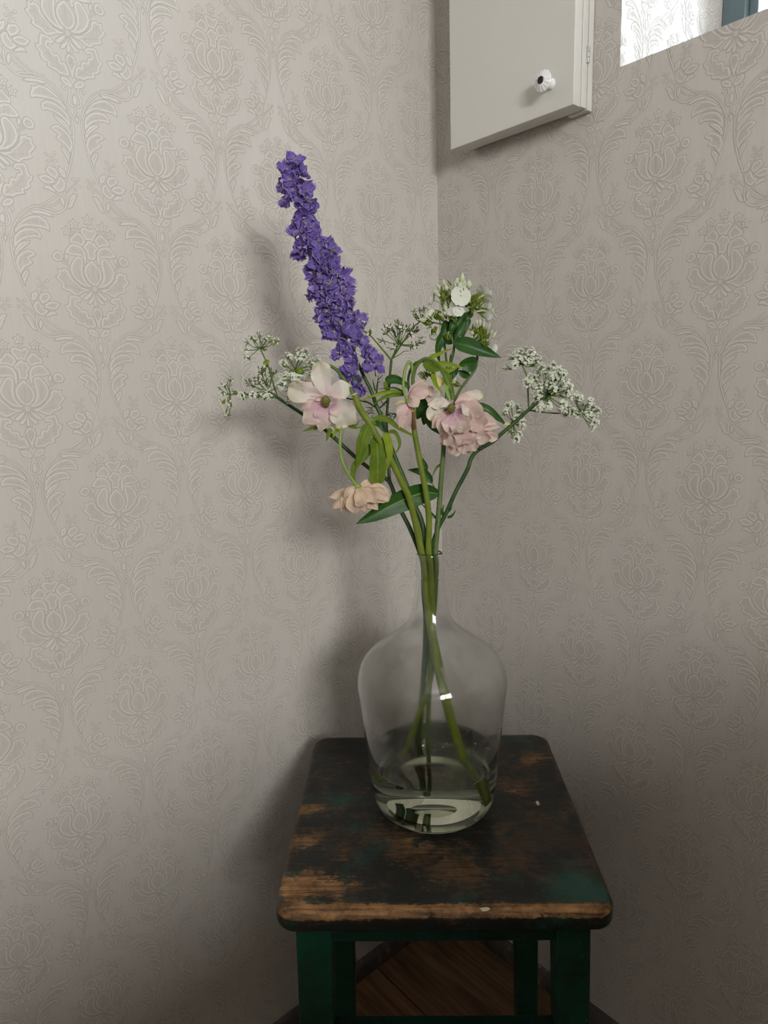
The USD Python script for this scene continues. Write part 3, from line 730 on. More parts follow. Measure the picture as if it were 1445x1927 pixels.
UsdGeom.Xformable(water).AddTranslateOp().Set(Gf.Vec3d(*JC, JZ))

# ------------------------------------------------------------------ flowers: each stem stands in the bottle and is laid out in the upright plane through the bottle's axis
AX = np.array([JC[0], JC[1], 0.0])
FH = np.array([CF[0], CF[1], 0]) / math.hypot(CF[0], CF[1])
RH = np.array([FH[1], -FH[0], 0])
FH3, RH3, UP3 = FH, RH, np.array([0, 0, 1.0])


def fp(px, py, dd=0.0):
    """The point of the upright plane through the bottle's axis, dd metres behind it, that the photograph shows at (px, py)."""
    d = CF + CR * (px - 722.5) / FPX - CU * (py - 963.5) / FPX
    t = ((AX - CAM) @ FH + dd) / (d @ FH)
    return CAM + t * d


def pts(rows, dd=0.0):
    out = []
    for q in rows:
        out.append(fp(q[0], q[1], dd + (q[2] if len(q) > 2 else 0)))
    return np.array(out)


def jp(r, f, z):
    """A point inside the bottle: r to the right, f away from the viewer, z above its foot."""
    return AX + RH3 * r + FH3 * f + UP3 * (JZ + z)


MPP = .80 / FPX        # metres per photograph pixel at the flowers


def leafmat(name, c, c2, trans=.35, rough=.42, scale=60.0, attr=None, ramp=None, spec=.35, island=0.0, rib=None):
    nodes = {'tc': ('geometry', {}), 'n': ('noise_texture', {'scale': scale, 'detail': 4.0}), 'r': ('rgb_ramp', {'ramp': [(.3, c), (.7, c2)]}),
             'p': ('principled_bsdf', {'roughness': rough, 'specular_ior_level': spec}), 't': ('translucent_bsdf', {}), 'm': ('mix_closure', {'fac': trans}),
             'b': ('bump', {'strength': .25, 'distance': .0008}), 'vn': ('noise_texture', {'scale': 420.0, 'detail': 2.0})}
    links = [('tc.position', 'n.vector'), ('n.fac', 'r.fac'), ('p.BSDF', 'm.closure1'), ('t.BSDF', 'm.closure2'), ('tc.position', 'vn.vector'), ('vn.fac', 'b.height'), ('b.normal', 'p.normal')]
    src = 'r.color'
    if attr:
        nodes['at'] = ('attribute', {'attribute': attr})
        nodes['ar'] = ('rgb_ramp', {'ramp': ramp})
        nodes['mx'] = ('mix_color', {'blend_type': 'multiply', 'fac': 1.0})
        links += [('at.fac', 'ar.fac'), ('ar.color', 'mx.a'), ('r.color', 'mx.b')]
        src = 'mx.result'
    if rib:
        nodes['ac'] = ('attribute', {'attribute': 'across'})
        nodes['cr'] = ('rgb_ramp', {'ramp': [(0, rib), (.06, rib), (.14, (.86, .86, .86)), (.5, (1, 1, 1)), (1, (.92, .92, .92))]})
        nodes['cm'] = ('mix_color', {'blend_type': 'multiply', 'fac': 1.0})
        links += [('ac.fac', 'cr.fac'), (src, 'cm.a'), ('cr.color', 'cm.b')]
        src = 'cm.result'
    if island:
        nodes['hs'] = ('hsv', {})
        nodes['iv'] = ('map_range', {'from_min': 0, 'from_max': 1, 'to_min': 1 - island, 'to_max': 1 + island})
        links += [('tc.random_per_island', 'iv.value'), ('iv.result', 'hs.value'), (src, 'hs.color')]
        src = 'hs.color'
    links += [(src, 'p.base_color'), (src, 't.color')]
    return mat(name, nodes, links, 'm.closure')


STEM_OLIVE = leafmat('stem_olive', (.125, .175, .018), (.19, .235, .03), .12, .45)
STEM_GREEN = leafmat('stem_green', (.07, .14, .022), (.125, .20, .045), .10, .4)
STEM_DARK = leafmat('stem_dark_green', (.022, .058, .012), (.045, .10, .02), .08, .38)
STEM_PHLOX = leafmat('stem_phlox', (.085, .135, .035), (.13, .19, .06), .10, .42)
STEM_PALE = leafmat('stem_pale_green', (.21, .32, .06), (.28, .40, .10), .22, .4)
LEAF_DARK = leafmat('leaf_dark_green', (.022, .078, .012), (.040, .118, .018), .24, .42, rib=(1.5, 1.4, 1.6))
LEAF_MID = leafmat('leaf_mid_green', (.10, .17, .010), (.165, .235, .022), .34, .58, 110.0, spec=.22, rib=(1.25, 1.2, 1.3))
LEAF_LIGHT = leafmat('leaf_yellow_green', (.20, .30, .014), (.30, .38, .03), .38, .55, 110.0, spec=.22, rib=(1.15, 1.1, 1.3))
CUT_END = plain('cut_stem_end', (.62, .60, .42), .7)
WHITE_FLOWER = leafmat('white_petals', (.76, .78, .68), (.84, .85, .79), .35, .6, spec=.2)
CREAM_BUD = leafmat('cream_green_bud', (.55, .62, .36), (.74, .77, .58), .3, .5, 200.0)
PALE_YELLOW = leafmat('faded_yellow', (.62, .52, .18), (.70, .62, .30), .3, .6)
UMBEL_WHITE = leafmat('umbel_white', (.74, .77, .62), (.84, .86, .76), .3, .7, spec=.1)
UMBEL_GREEN = leafmat('umbel_green', (.12, .20, .03), (.24, .33, .07), .3, .6)
SEED_GREEN = leafmat('seed_green', (.05, .085, .02), (.12, .16, .04), .15, .5)
DELPH = leafmat('delphinium_violet', (.62, .58, .80), (1.0, 1.0, 1.0), .32, .55, 130.0, 'along', [(0, (.70, .64, .84)), (.3, (.48, .33, .84)), (.8, (.385, .245, .79)), (.92, (.45, .31, .84)), (1, (.84, .74, 1.0))], spec=.2, island=.36)
STAMEN = leafmat('delphinium_eye', (.42, .46, .30), (.62, .64, .50), .3, .6)
PINK = leafmat('petal_pink_cream', (.90, .88, .88), (1.0, 1.0, 1.0), .34, .55, 70.0, 'along', [(0, (.60, .36, .47)), (.28, (.70, .47, .54)), (.55, (.78, .61, .58)), (.85, (.80, .69, .60)), (1, (.74, .58, .50))], spec=.2)
PALE_PINK = leafmat('petal_blush', (.90, .88, .86), (1.0, 1.0, 1.0), .34, .55, 70.0, 'along', [(0, (.74, .50, .51)), (.5, (.76, .57, .53)), (.9, (.76, .62, .54)), (1, (.66, .43, .40))], spec=.2)
CREAM = leafmat('petal_cream', (.90, .90, .86), (1.0, 1.0, 1.0), .34, .55, 70.0, 'along', [(0, (.74, .58, .62)), (.35, (.78, .70, .66)), (.85, (.79, .75, .62)), (1, (.74, .64, .47))], spec=.2)
PEACH = leafmat('petal_peach', (.88, .86, .84), (1.0, 1.0, 1.0), .32, .55, 70.0, 'along', [(0, (.70, .52, .38)), (.5, (.75, .59, .44)), (.9, (.76, .60, .48)), (1, (.62, .42, .30))], spec=.2)
SEED_HEAD = leafmat('seed_head_olive', (.10, .09, .018), (.19, .165, .04), .05, .6, 900.0)


def blade(rows, width, dd=0.0, cup=.15, roll=0.0, ruffle=0.0, shape='leaf', ns=14, nt=7, seed=0, crease=0.0, world=False):
    """A leaf or petal: a ribbon about a midrib given as photograph points (px, py[, dd]), width in photograph pixels at its widest.
    cup bends the edges towards the viewer (in widths), roll turns it about the midrib, crease folds it along the midrib. Returns (vertices, faces), along."""
    p = np.asarray(rows, float) if world else pts(rows, dd)
    p = spline(p, max(2, int(math.ceil(ns / (len(p) - 1)))))
    n = len(p)
    s = np.linspace(0, 1, n)
    t = np.gradient(p, axis=0)
    t /= np.linalg.norm(t, axis=1, keepdims=True)
    view = CAM - p
    view /= np.linalg.norm(view, axis=1, keepdims=True)
    side = np.cross(t, view)
    side /= np.maximum(np.linalg.norm(side, axis=1, keepdims=True), 1e-9)
    nor = np.cross(side, t)
    c, q = math.cos(roll), math.sin(roll)
    side, nor = side * c + nor * q, nor * c - side * q
    if shape == 'leaf':
        w = np.sin(np.pi * np.clip(s, 0, 1) ** .75) ** .85 + .03
    elif shape == 'lance':
        w = np.sin(np.pi * np.clip(s * .97 + .015, 0, 1) ** .6) ** .8 * (1 - .25 * s) + .04
    elif shape == 'strap':
        w = np.minimum(1, np.minimum(s * 6 + .35, (1 - s) * 3.0 + .05))
    elif shape == 'petal':      # narrow foot, broad end with a little point
        w = (.22 + .78 * np.sin(np.pi / 2 * np.clip(s / .62, 0, 1)) ** 1.2) * np.sqrt(np.clip(1 - np.clip((s - .66) / .345, 0, 1) ** 2.2, 0, 1))
    elif shape == 'pointed':
        w = (.20 + .80 * np.sin(np.pi / 2 * np.clip(s / .56, 0, 1)) ** 1.15) * (1 - np.clip((s - .50) / .505, 0, 1) ** 1.45)
    else:                       # 'round'
        w = np.sin(np.pi * np.clip(.06 + .92 * s, 0, 1)) ** .6
    w = w * width * (MPP if not world else 1.0) / 2
    rng = np.random.default_rng(1000 + seed)
    tt = np.linspace(-1, 1, nt)
    ph = rng.random(4) * 6.28
    v = []
    for a in tt:
        lift = cup * (a * a) + crease * abs(a)
        wav = ruffle * (np.sin(s * 9 + ph[0] + a * 2) * abs(a) ** 1.5 + .6 * np.sin(s * 17 + ph[1] - 3 * a) * abs(a) ** 2 + .5 * np.sin(a * 5 + ph[2]) * s ** 2)
        jag = 1 + (.10 * np.sin(s * 6 + ph[3] + (2.1 if a > 0 else 0)) + .06 * np.sin(s * 15 + ph[2] * 2 + (1.3 if a > 0 else 0))) * (abs(a) > .2) * (ruffle > .07)
        v.append(p + side * (a * w * jag)[:, None] + nor * ((lift + wav) * w)[:, None])
    v = np.stack(v, 1)
    i = np.arange(n - 1)[:, None] * nt
    j = np.arange(nt - 1)[None, :]
    k = (i + j).ravel()
    f = np.concatenate([np.stack([k, k + 1, k + nt + 1], -1), np.stack([k, k + nt + 1, k + nt], -1)])
    along = np.repeat(s, nt)
    along = np.maximum(along, np.tile(np.abs(tt) ** 10, n) * (along > .35))
    blade.across = np.tile(np.abs(tt), n)
    return (v.reshape(-1, 3), f), along


def put_blade(name, parent, material, rows, width, label=None, **kw):
    m, al = blade(rows, width, **kw)
    return obj(name, m, material, parent, smooth=True, attrs={'along': al}, label=label)


def put_stem(name, parent, material, rows, w0, w1=None, dd=0.0, world=None, sides=8, n=5, label=None):
    """A stem through photograph points, w0 and w1 pixels thick at its two ends."""
    p = pts(rows, dd) if world is None else world
    return obj(name, tube(p, [w0 * MPP / 2, (w1 if w1 is not None else w0) * MPP / 2], n, sides), material, parent, smooth=60, label=label)


def ellipsoid(c, axis, length, width, sub=2, pointed=0.0):
    m = trimesh.creation.icosphere(sub, 1.0)
    v = np.array(m.vertices)
    if pointed:
        k = np.clip(v[:, 2], 0, 1)
        v[:, :2] *= (1 - pointed * k ** 1.5)[:, None]
        v[:, 2] += pointed * .25 * k ** 3
    v = v * [width / 2, width / 2, length / 2]
    a = np.asarray(axis, float) / np.linalg.norm(axis)
    b = np.cross(a, [.3, .5, .81])
    b /= np.linalg.norm(b)
    v = v[:, :1] * b + v[:, 1:2] * np.cross(a, b) + v[:, 2:] * a + np.asarray(c)
    return trimesh.Trimesh(v, m.faces, process=False)


def spike(a, b, r):
    """A thin pointed sliver from a to b."""
    return tube(np.array([a, (np.asarray(a) + b) / 2, b]), [r, r * .9, r * .1], 2, 5)


# ------------------------------------------------------------------ delphinium
AXIS = [(551, 306), (553, 345), (572, 412), (590, 470), (612, 530), (634, 598), (656, 650), (671, 678), (684, 707), (699, 737), (708, 763), (720, 790), (739, 850), (762, 906), (778, 947), (791, 975), (799, 1007), (803, 1036)]
delph = thing('delphinium', 'tall violet-blue delphinium spike leaning left, highest of the flowers in the demijohn', 'flower', AX + UP3 * (JZ + .33))
DORG = AX + UP3 * (JZ + .33)


def local(parent_origin, mesh):
    """Moves a mesh from the room's axes to those of the thing it belongs to."""
    v, f = (np.array(mesh.vertices), mesh.faces) if hasattr(mesh, 'vertices') else mesh
    return (np.asarray(v) - parent_origin, f)


dp = pts([(x, y, .030 * max(0, (1000 - y) / 700)) for x, y in AXIS])
obj('stem', local(DORG, tube(np.vstack([dp, [jp(-.0020, .0030, .315), jp(-.0035, .003, .26), jp(-.008, .012, .18), jp(-.014, .030, .08), jp(-.016, .036, .024)]]), [.0008, .0012, .0016, .0022, .0028, .0032, .0033, .0033], 4, 8)), STEM_DARK, delph, smooth=60)
FLO = [(560, 100, 25), (615, 185, 26), (515, 170, 22), (545, 240, 28), (475, 270, 24), (560, 310, 27), (515, 370, 29), (640, 310, 26), (605, 350, 25), (640, 380, 27, 1), (650, 430, 24), (690, 400, 20), (635, 515, 30, 1), (602, 570, 30),
       (680, 560, 30), (610, 690, 30), (620, 730, 22), (720, 650, 27), (800, 670, 28), (790, 712, 27, 1), (740, 740, 26), (822, 785, 27), (720, 800, 26, 1), (790, 800, 26), (690, 862, 28), (745, 870, 27), (805, 850, 26), (880, 900, 30),
       (803, 940, 30, 1), (720, 945, 28), (690, 990, 29), (745, 985, 27), (900, 965, 28), (810, 1010, 28), (880, 1025, 29), (930, 1060, 28), (770, 1050, 26), (795, 1110, 27, 1), (850, 1090, 26), (745, 1130, 28), (920, 1130, 27), (985, 1175, 30),
       (800, 1180, 27), (870, 1205, 28, 1), (840, 1255, 28), (780, 1240, 24), (930, 1230, 27), (960, 1280, 27), (1010, 1310, 27), (898, 1350, 25), (868, 1390, 27), (1045, 1375, 25), (1085, 1430, 31), (1120, 1460, 27), (950, 1420, 24), (940, 1490, 28), (915, 1530, 27),
       (990, 1575, 22), (1000, 1640, 26), (1050, 1490, 20)]


def axis_at(py):
    ys = np.array([a[1] for a in AXIS])
    k = np.interp(py, ys, np.arange(len(ys)))
    i = min(int(k), len(ys) - 2)
    return dp[i] + (dp[i + 1] - dp[i]) * (k - i)


def floret_mesh(c, nrm, size, seed, petals=(5, 4)):
    """A ruffled double floret of overlapping petals; size in metres across."""
    rng = np.random.default_rng(seed)
    nrm = nrm / np.linalg.norm(nrm)
    a = np.cross(nrm, [.2, .3, .93])
    a /= np.linalg.norm(a)
    b = np.cross(nrm, a)
    vs, fs, al, n = [], [], [], 0
    for layer, cnt in enumerate(petals):
        ph = rng.random() * 6.28
        for k in range(cnt):
            th = ph + 2 * np.pi * k / cnt + rng.normal(0, .15)
            d = a * math.cos(th) + b * math.sin(th)
            w = -a * math.sin(th) + b * math.cos(th)
            L = size * (.60 - .14 * layer) * rng.uniform(.75, 1.2)
            bend = rng.uniform(-.55, .55) + .5 * layer
            ns, nt = 8, 9
            s = np.linspace(0.05, 1, ns)[:, None]
            t = np.linspace(-1, 1, nt)[None, :]
            wid = L * .56 * np.sin(np.pi / 2 * np.clip(s / .7, 0, 1)) * np.clip(1 - np.clip((s - .60) / .42, 0, 1) ** 1.8, 0, 1) ** .8 + L * .05
            q = rng.random(3) * 6.28
            lift = L * (bend * s ** 1.6 + .22 * np.sin(t * 6 + q[0]) * s ** 2 + .16 * np.sin(t * 11 + s * 8 + q[1]) * s + .12 * t ** 2)
            out = L * s * (1 + .10 * np.sin(t * 9 + q[2]) * (s > .8))
            p = c + d * out[..., None] + w * (wid * t)[..., None] + nrm * (lift + size * .03 * layer)[..., None]
            vs.append(p.reshape(-1, 3))
            i = (np.arange(ns - 1)[:, None] * nt + np.arange(nt - 1)[None, :]).ravel()
            fs.append(np.concatenate([np.stack([i, i + 1, i + nt + 1], -1), np.stack([i, i + nt + 1, i + nt], -1)]) + n)
            al.append(np.maximum(np.repeat(s.ravel(), nt), np.tile(np.abs(t.ravel()) ** 4, ns) * np.repeat(s.ravel() > .3, nt)))
            n += ns * nt
    return (np.vstack(vs), np.vstack(fs)), np.concatenate(al)


rngd = np.random.default_rng(21)
for k, fl in enumerate(FLO):
    px, py = 400 + fl[0] / 3.6125, 280 + fl[1] / 3.6125
    ax = axis_at(py)
    size = fl[2] * MPP * (1.06 if py < 640 else .90)
    base = fp(px, py, float((ax - AX) @ FH))
    lat = (base - ax) @ RH
    half = .013 + .006 * (py - 300) / 400
    x = np.clip(lat / (half + .006), -1, 1)
    c = base - FH * half * math.sqrt(max(0.05, 1 - x * x))
    nrm = RH * x * 1.1 - FH * (1.15 - .5 * abs(x)) + UP3 * rngd.uniform(-.15, .55) + rngd.normal(0, .18, 3)
    m, al = floret_mesh(c, nrm, size, 300 + k)
    o = obj('floret', local(DORG, m), DELPH, delph, smooth=True, attrs={'along': al})
    nn = nrm / np.linalg.norm(nrm)
    st = []
    for j in range(7 if len(fl) > 3 else 3):
        e = rngd.normal(0, .38, 3)
        st.append(spike(c + nn * .001, c + (nn + e) * size * (.42 if len(fl) > 3 else .22), .0007))
    obj('stamens', local(DORG, cat_meshes(st)), STAMEN, o, smooth=50)
for k in range(9):                                    # the far side of the spike
    t = (k + .5) / 9
    py = 330 + 350 * t
    ax = axis_at(py)
    c = ax + FH * (.010 + .006 * t) + RH * rngd.uniform(-.009, .009)
    m, al = floret_mesh(c, FH + RH * rngd.uniform(-.7, .7) + UP3 * .2, 26 * MPP, 900 + k)
    obj('floret', local(DORG, m), DELPH, delph, smooth=True, attrs={'along': al})
ped = []
for k in range(26):
    py = 330 + 15.5 * k
    a = axis_at(min(py, 735))
    ped.append(spike(a, a + RH * rngd.uniform(-.014, .014) - FH * rngd.uniform(.0, .012) + UP3 * rngd.uniform(.004, .012), .0008))
obj('flower_stalks', local(DORG, cat_meshes(ped)), STEM_GREEN, delph, smooth=50, kind='stuff')
lf = []
for x0, y0, x1, y1, r in ((708, 745, 712, 705, .0011), (706, 735, 700, 712, .0009), (711, 715, 722, 703, .0006), (710, 722, 716, 716, .0005), (709, 760, 698, 768, .0007), (700, 770, 672, 782, .0005), (702, 772, 680, 790, .0005), (700, 768, 686, 766, .0006),
                          (704, 778, 684, 776, .0005), (690, 757, 668, 752, .0008), (712, 770, 724, 780, .0006), (715, 752, 728, 768, .0005), (707, 708, 705, 695, .0006)):
    lf.append(spike(fp(x0, y0, .02), fp(x1, y1, .012), r))
obj('bract', local(DORG, cat_meshes(lf)), STEM_DARK, delph, smooth=50, kind='stuff')

# ------------------------------------------------------------------ pink flower sprays
NECK = {}


def spray(name, label, cat='flower'):
    o = AX + UP3 * (JZ + .33)
    return thing(name, label, cat, o), o


def stem_in_jar(rows, dd, inside, w, name, parent, o, material, mid=None):
    p = np.vstack([pts(rows, dd), inside])
    return obj(name, local(o, tube(p, w, 5, 10)), material, parent, smooth=60)


def pb(name, parent, o, material, rows, width, label=None, **kw):
    m, al = blade(rows, width, **kw)
    return obj(name, local(o, m), material, parent, smooth=True, attrs={'along': al, 'across': blade.across}, label=label)


def ps(name, parent, o, material, rows, w0, w1=None, dd=0.0, sides=8):
    return obj(name, local(o, tube(pts(rows, dd), [w0 * MPP / 2, (w1 if w1 is not None else w0) * MPP / 2], 5, sides)), material, parent, smooth=60)


left, O = spray('pink_flower_spray', 'pink spray, wide-open cream bloom above a nodding peach one, thick cut olive stem')
stem_in_jar([(667, 742, -.030), (677.6, 770, -.028), (695.5, 797, -.025), (707, 818, -.024), (725, 847.5, -.021), (738.7, 872, -.019), (757, 910, -.016), (770, 938, -.013), (782, 985.6, -.008), (792, 1032, -.0042)], 0,
            [jp(-.0066, -.0030, .315), jp(-.0045, -.003, .285), jp(-.0015, -.0045, .25), jp(.006, -.006, .20), jp(.020, -.010, .13), jp(.040, -.016, .06), jp(.054, -.020, .0185)], [.0036, .0037, .0037, .0038, .0044, .0060, .0058], 'stem', left, O, STEM_OLIVE)
obj('cut_end', local(O, ellipsoid(fp(667, 742, -.030), fp(667, 742, -.03) - fp(677.6, 770, -.028), .0016, .0070)), CUT_END, left, smooth=60, label='pale cut top end of the stem')
ps('pedicel', left, O, STEM_GREEN, [(668, 748, -.028), (656, 727, -.022), (645, 711, -.018), (632, 695, -.014), (616, 688, -.012), (606, 700, -.012), (606, 735, -.016)], 6.5, 5)
ps('pedicel', left, O, STEM_PALE, [(642, 796, -.030), (641, 815, -.034), (640, 842, -.036), (644, 868, -.037), (656, 893, -.037), (671, 914, -.036)], 6.0, 5.0)


m_, a_ = blade([jp(.0085, -.0105, .196), jp(.0165, -.0135, .172), jp(.0255, -.0150, .150)], .0050, shape='lance', cup=.3, roll=.6, ruffle=.1, ns=10, nt=5, world=True)
obj('peeled_skin', local(O, m_), leafmat('peeled_skin', (.40, .40, .30), (.55, .53, .42), .5, .7), left, smooth=True, label='pale strip of skin peeling off the stem')


def px5(x, y):
    return 530 + x / 9.03, 670 + y / 9.03


def px6(x, y):
    return 740 + x / 6.881, 660 + y / 6.881


def px7(x, y):
    return 600 + x / 8.38, 770 + y / 8.38


def bloom(parent, o, conv, scale, dd, head, petals, default, seed):
    """A bloom: its seed head (or receptacle), and every petal a child of it. petals: (material or None, points (x, y, forward), width, cup, roll, ruffle)."""
    b = head
    for k, (m_, rows, w, cup, roll, ruf) in enumerate(petals):
        rr = [(*conv(q[0], q[1]), dd + q[2]) for q in rows]
        pb('petal', b, o, m_ or default, rr, w * 1.06 / scale, cup=cup, roll=roll, ruffle=ruf * 1.7, crease=(.0, .22, -.12)[(k + seed) % 3], shape=('pointed', 'petal', 'pointed')[(k + seed) % 3], ns=18, nt=13, seed=seed + k)


def seed_head(parent, o, px, py, w, h, dd):
    c = fp(px, py, dd)
    m = ellipsoid(c, UP3 - .3 * FH, h * MPP, w * MPP, 3)
    v = np.array(m.vertices)
    n = (v - c) / np.linalg.norm(v - c, axis=1, keepdims=True)
    v += n * ((meshkit.noise(v * 1500, 4) - .5) * .0009)[:, None]
    rng = np.random.default_rng(int(px))
    tips = [m if False else trimesh.Trimesh(v, m.faces, process=False)]
    for k in range(26):
        d = rng.normal(0, 1, 3)
        d /= np.linalg.norm(d)
        tips.append(spike(c + d * np.array([w, w, h]).mean() * MPP * .40, c + d * (np.array([w, w, h]).mean() * MPP * .5 + .0012), .0005))
    return obj('bloom', local(o, cat_meshes(tips)), SEED_HEAD, parent, smooth=50)


h1 = seed_head(left, O, 613, 755.5, 14.5, 21, -.040)
bloom(left, O, px5, 9.03, -.03, h1, [
    (CREAM, [(760, 660, .004), (735, 560, .004), (690, 380, .006), (655, 200, .004), (650, 85, .000)], 315, .15, 0, .10),
    (CREAM, [(790, 650, .006), (795, 560, .010), (790, 470, .012)], 130, .1, .3, .1),
    (PALE_PINK, [(720, 690, .004), (560, 600, .003), (420, 520, .000), (290, 420, .004)], 230, .2, -.5, .12),
    (CREAM, [(710, 690, .002), (560, 640, .000), (400, 620, -.003), (240, 590, .000), (120, 530, .004)], 300, .18, .25, .10),
    (CREAM, [(800, 650, .004), (900, 610, .003), (1030, 570, .000), (1130, 560, .004), (1190, 570, .008)], 300, .12, .2, .06),
    (CREAM, [(800, 900, .006), (850, 1020, .006), (880, 1130, .004), (900, 1280, .001)], 260, .2, 0, .12),
    (PALE_PINK, [(640, 900, .006), (570, 1020, .006), (530, 1120, .004), (510, 1200, .002)], 220, .2, 0, .12),
    (PALE_PINK, [(640, 730, .001), (540, 790, -.003), (430, 850, -.004), (320, 910, -.001)], 150, .3, .3, .15),
    (PINK, [(700, 790, .000), (610, 880, -.006), (520, 990, -.008), (440, 1090, -.006), (395, 1170, -.001)], 300, .22, .1, .12),
    (CREAM, [(820, 780, .000), (920, 860, -.006), (1010, 960, -.008), (1080, 1060, -.005), (1140, 1180, .000)], 385, .22, -.1, .10),
    (PINK, [(755, 830, -.002), (735, 930, -.009), (705, 1050, -.010), (680, 1160, -.008), (655, 1290, -.002)], 290, .2, 0, .12),
    (PINK, [(840, 830, -.004), (890, 890, -.010), (930, 960, -.013), (950, 1030, -.012)], 190, .2, 0, .05),
    (PALE_PINK, [(700, 720, -.004), (630, 715, -.009), (570, 745, -.010)], 80, .3, .5, .12),
    (PALE_PINK, [(770, 650, -.002), (850, 660, -.005), (950, 700, -.005), (1040, 790, -.002)], 90, .3, .6, .12)], CREAM, 10)
low = obj('bloom', local(O, ellipsoid(fp(672.5, 916, -.036), UP3, .009, .009, 2)), STEM_PALE, left, smooth=60)
bloom(left, O, px7, 8.38, -.036, low, [
    (None, [(600, 1240, .006), (760, 1170, .010), (960, 1085, .012)], 100, .25, .3, .1),
    (None, [(640, 1230, .004), (850, 1195, .008), (1040, 1220, .012)], 120, .25, .2, .1),
    (None, [(650, 1260, .002), (850, 1250, .004), (1000, 1270, .004), (1112, 1290, .006)], 150, .25, 0, .12),
    (None, [(650, 1270, .000), (850, 1310, .000), (1000, 1350, .000), (1125, 1390, .004)], 180, .25, 0, .12),
    (None, [(650, 1280, .000), (830, 1350, -.002), (980, 1410, -.001), (1112, 1455, .004)], 170, .25, 0, .12),
    (None, [(600, 1270, .006), (420, 1320, .010), (280, 1360, .012), (145, 1385, .014)], 150, .3, .1, .1),
    (None, [(600, 1280, .002), (430, 1370, .002), (320, 1460, .002), (212, 1555, .004)], 110, .45, .3, .1),
    (None, [(640, 1280, .004), (760, 1420, .004), (850, 1500, .004), (935, 1590, .006)], 210, .25, 0, .12),
    (None, [(600, 1280, .002), (490, 1400, .000), (420, 1500, .000), (345, 1610, .003)], 190, .25, 0, .12),
    (None, [(600, 1280, .000), (530, 1410, -.003), (480, 1510, -.002), (440, 1620, .002)], 180, .25, 0, .12),
    (None, [(610, 1260, -.001), (660, 1400, -.006), (690, 1500, -.005), (745, 1620, .000)], 200, .25, 0, .12),
    (None, [(605, 1270, -.002), (575, 1410, -.008), (570, 1530, -.008), (585, 1650, -.002)], 270, .22, 0, .1),
    (None, [(615, 1250, -.004), (645, 1340, -.010), (660, 1430, -.012), (665, 1535, -.009)], 190, .3, 0, .08),
    (None, [(640, 1250, -.004), (760, 1330, -.009), (850, 1400, -.009), (910, 1490, -.005)], 190, .25, 0, .1),
    (None, [(590, 1250, -.002), (520, 1270, -.006), (440, 1330, -.006), (400, 1400, -.003)], 130, .35, .2, .1)], PEACH, 40)
for rows, w, m_, shp in (([(692, 800, -.03), (684, 824, -.036), (678, 853, -.036), (671, 877, -.034)], 25, LEAF_MID, 'lance'), ([(696, 836, -.022), (685, 858, -.028), (668, 876, -.031), (664, 895, -.031), (668, 913, -.030)], 15, LEAF_MID, 'lance'),
                         ([(708, 822, -.020), (710, 846, -.028), (711, 872, -.030), (710, 905, -.028), (712, 914, -.027)], 30, LEAF_MID, 'strap'), ([(723, 815, -.022), (731, 837, -.030), (733, 860, -.031), (727, 884, -.029)], 16, LEAF_LIGHT, 'lance'),
                         ([(703, 799, -.022), (712, 788, -.018), (731, 790, -.018), (751, 806, -.02), (784, 823, -.02)], 13, LEAF_MID, 'lance'), ([(705, 796, -.02), (714, 800, -.024), (722, 814, -.025)], 11, LEAF_DARK, 'lance'),
                         ([(730, 813, -.016), (743, 814, -.014), (751, 828, -.015), (751, 842, -.016), (742, 855, -.016)], 8, LEAF_MID, 'lance'), ([(598, 804, -.024), (584, 807, -.026), (569, 812, -.028)], 7, LEAF_MID, 'lance'),
                         ([(622, 806, -.03), (618, 817, -.034), (614, 831, -.034)], 9, LEAF_MID, 'lance'), ([(634, 808, -.03), (629, 817, -.034), (626, 825, -.034)], 6, LEAF_LIGHT, 'lance'),
                         ([(655, 801, -.028), (670, 800, -.03), (676, 790, -.03)], 4, LEAF_MID, 'lance'), ([(656, 803, -.028), (668, 805, -.03), (682, 804, -.03)], 5, LEAF_MID, 'lance'), ([(641, 799, -.027), (640, 806, -.033), (637, 814, -.034)], 11, LEAF_LIGHT, 'leaf'),
                         ([(663, 716, -.02), (669, 713, -.02), (678, 727, -.018)], 5, LEAF_DARK, 'lance')):
    pb('leaf', left, O, m_, rows, w, shape=shp, cup=.10, roll=.15, crease=.22, ruffle=.09)

right, O = spray('pink_flower_spray', 'pink spray in the middle with blush double blooms nodding from arched green pedicels')
stem_in_jar([(778, 733, -.006), (778.5, 770, -.008), (779, 805, -.010), (782, 826, -.010), (791, 873.5, -.010), (801, 926, -.009), (807, 976, -.007), (806, 1036, -.0062)], 0,
            [jp(.0005, -.0058, .315), jp(.0008, -.005, .28), jp(.0015, .000, .24), jp(.000, .010, .17), jp(-.022, .020, .095), jp(-.042, .026, .032)], [.0025, .0030, .0034, .0036, .0038, .0036, .0034], 'stem', right, O, STEM_OLIVE)
ps('pedicel', right, O, STEM_GREEN, [(778, 740, -.006), (777, 710, -.006), (784, 688, -.008), (797, 676, -.012), (810, 676, -.016), (824, 686, -.020), (836, 706, -.026), (846, 728, -.030), (852, 752, -.032)], 6.5, 5.5)
ps('pedicel', right, O, STEM_PALE, [(777, 712, -.006), (775, 690, -.006), (770.5, 680.5, -.008), (764, 690, -.012), (760, 708, -.014), (759, 728, -.016), (763, 745, -.018), (769, 756, -.018)], 5.5, 5.0)
ps('pedicel', right, O, STEM_GREEN, [(770, 740, .004), (768, 715, .006), (772, 697, .004), (781, 684, .002), (796, 680, -.002), (812, 690, -.008)], 4.5, 5)
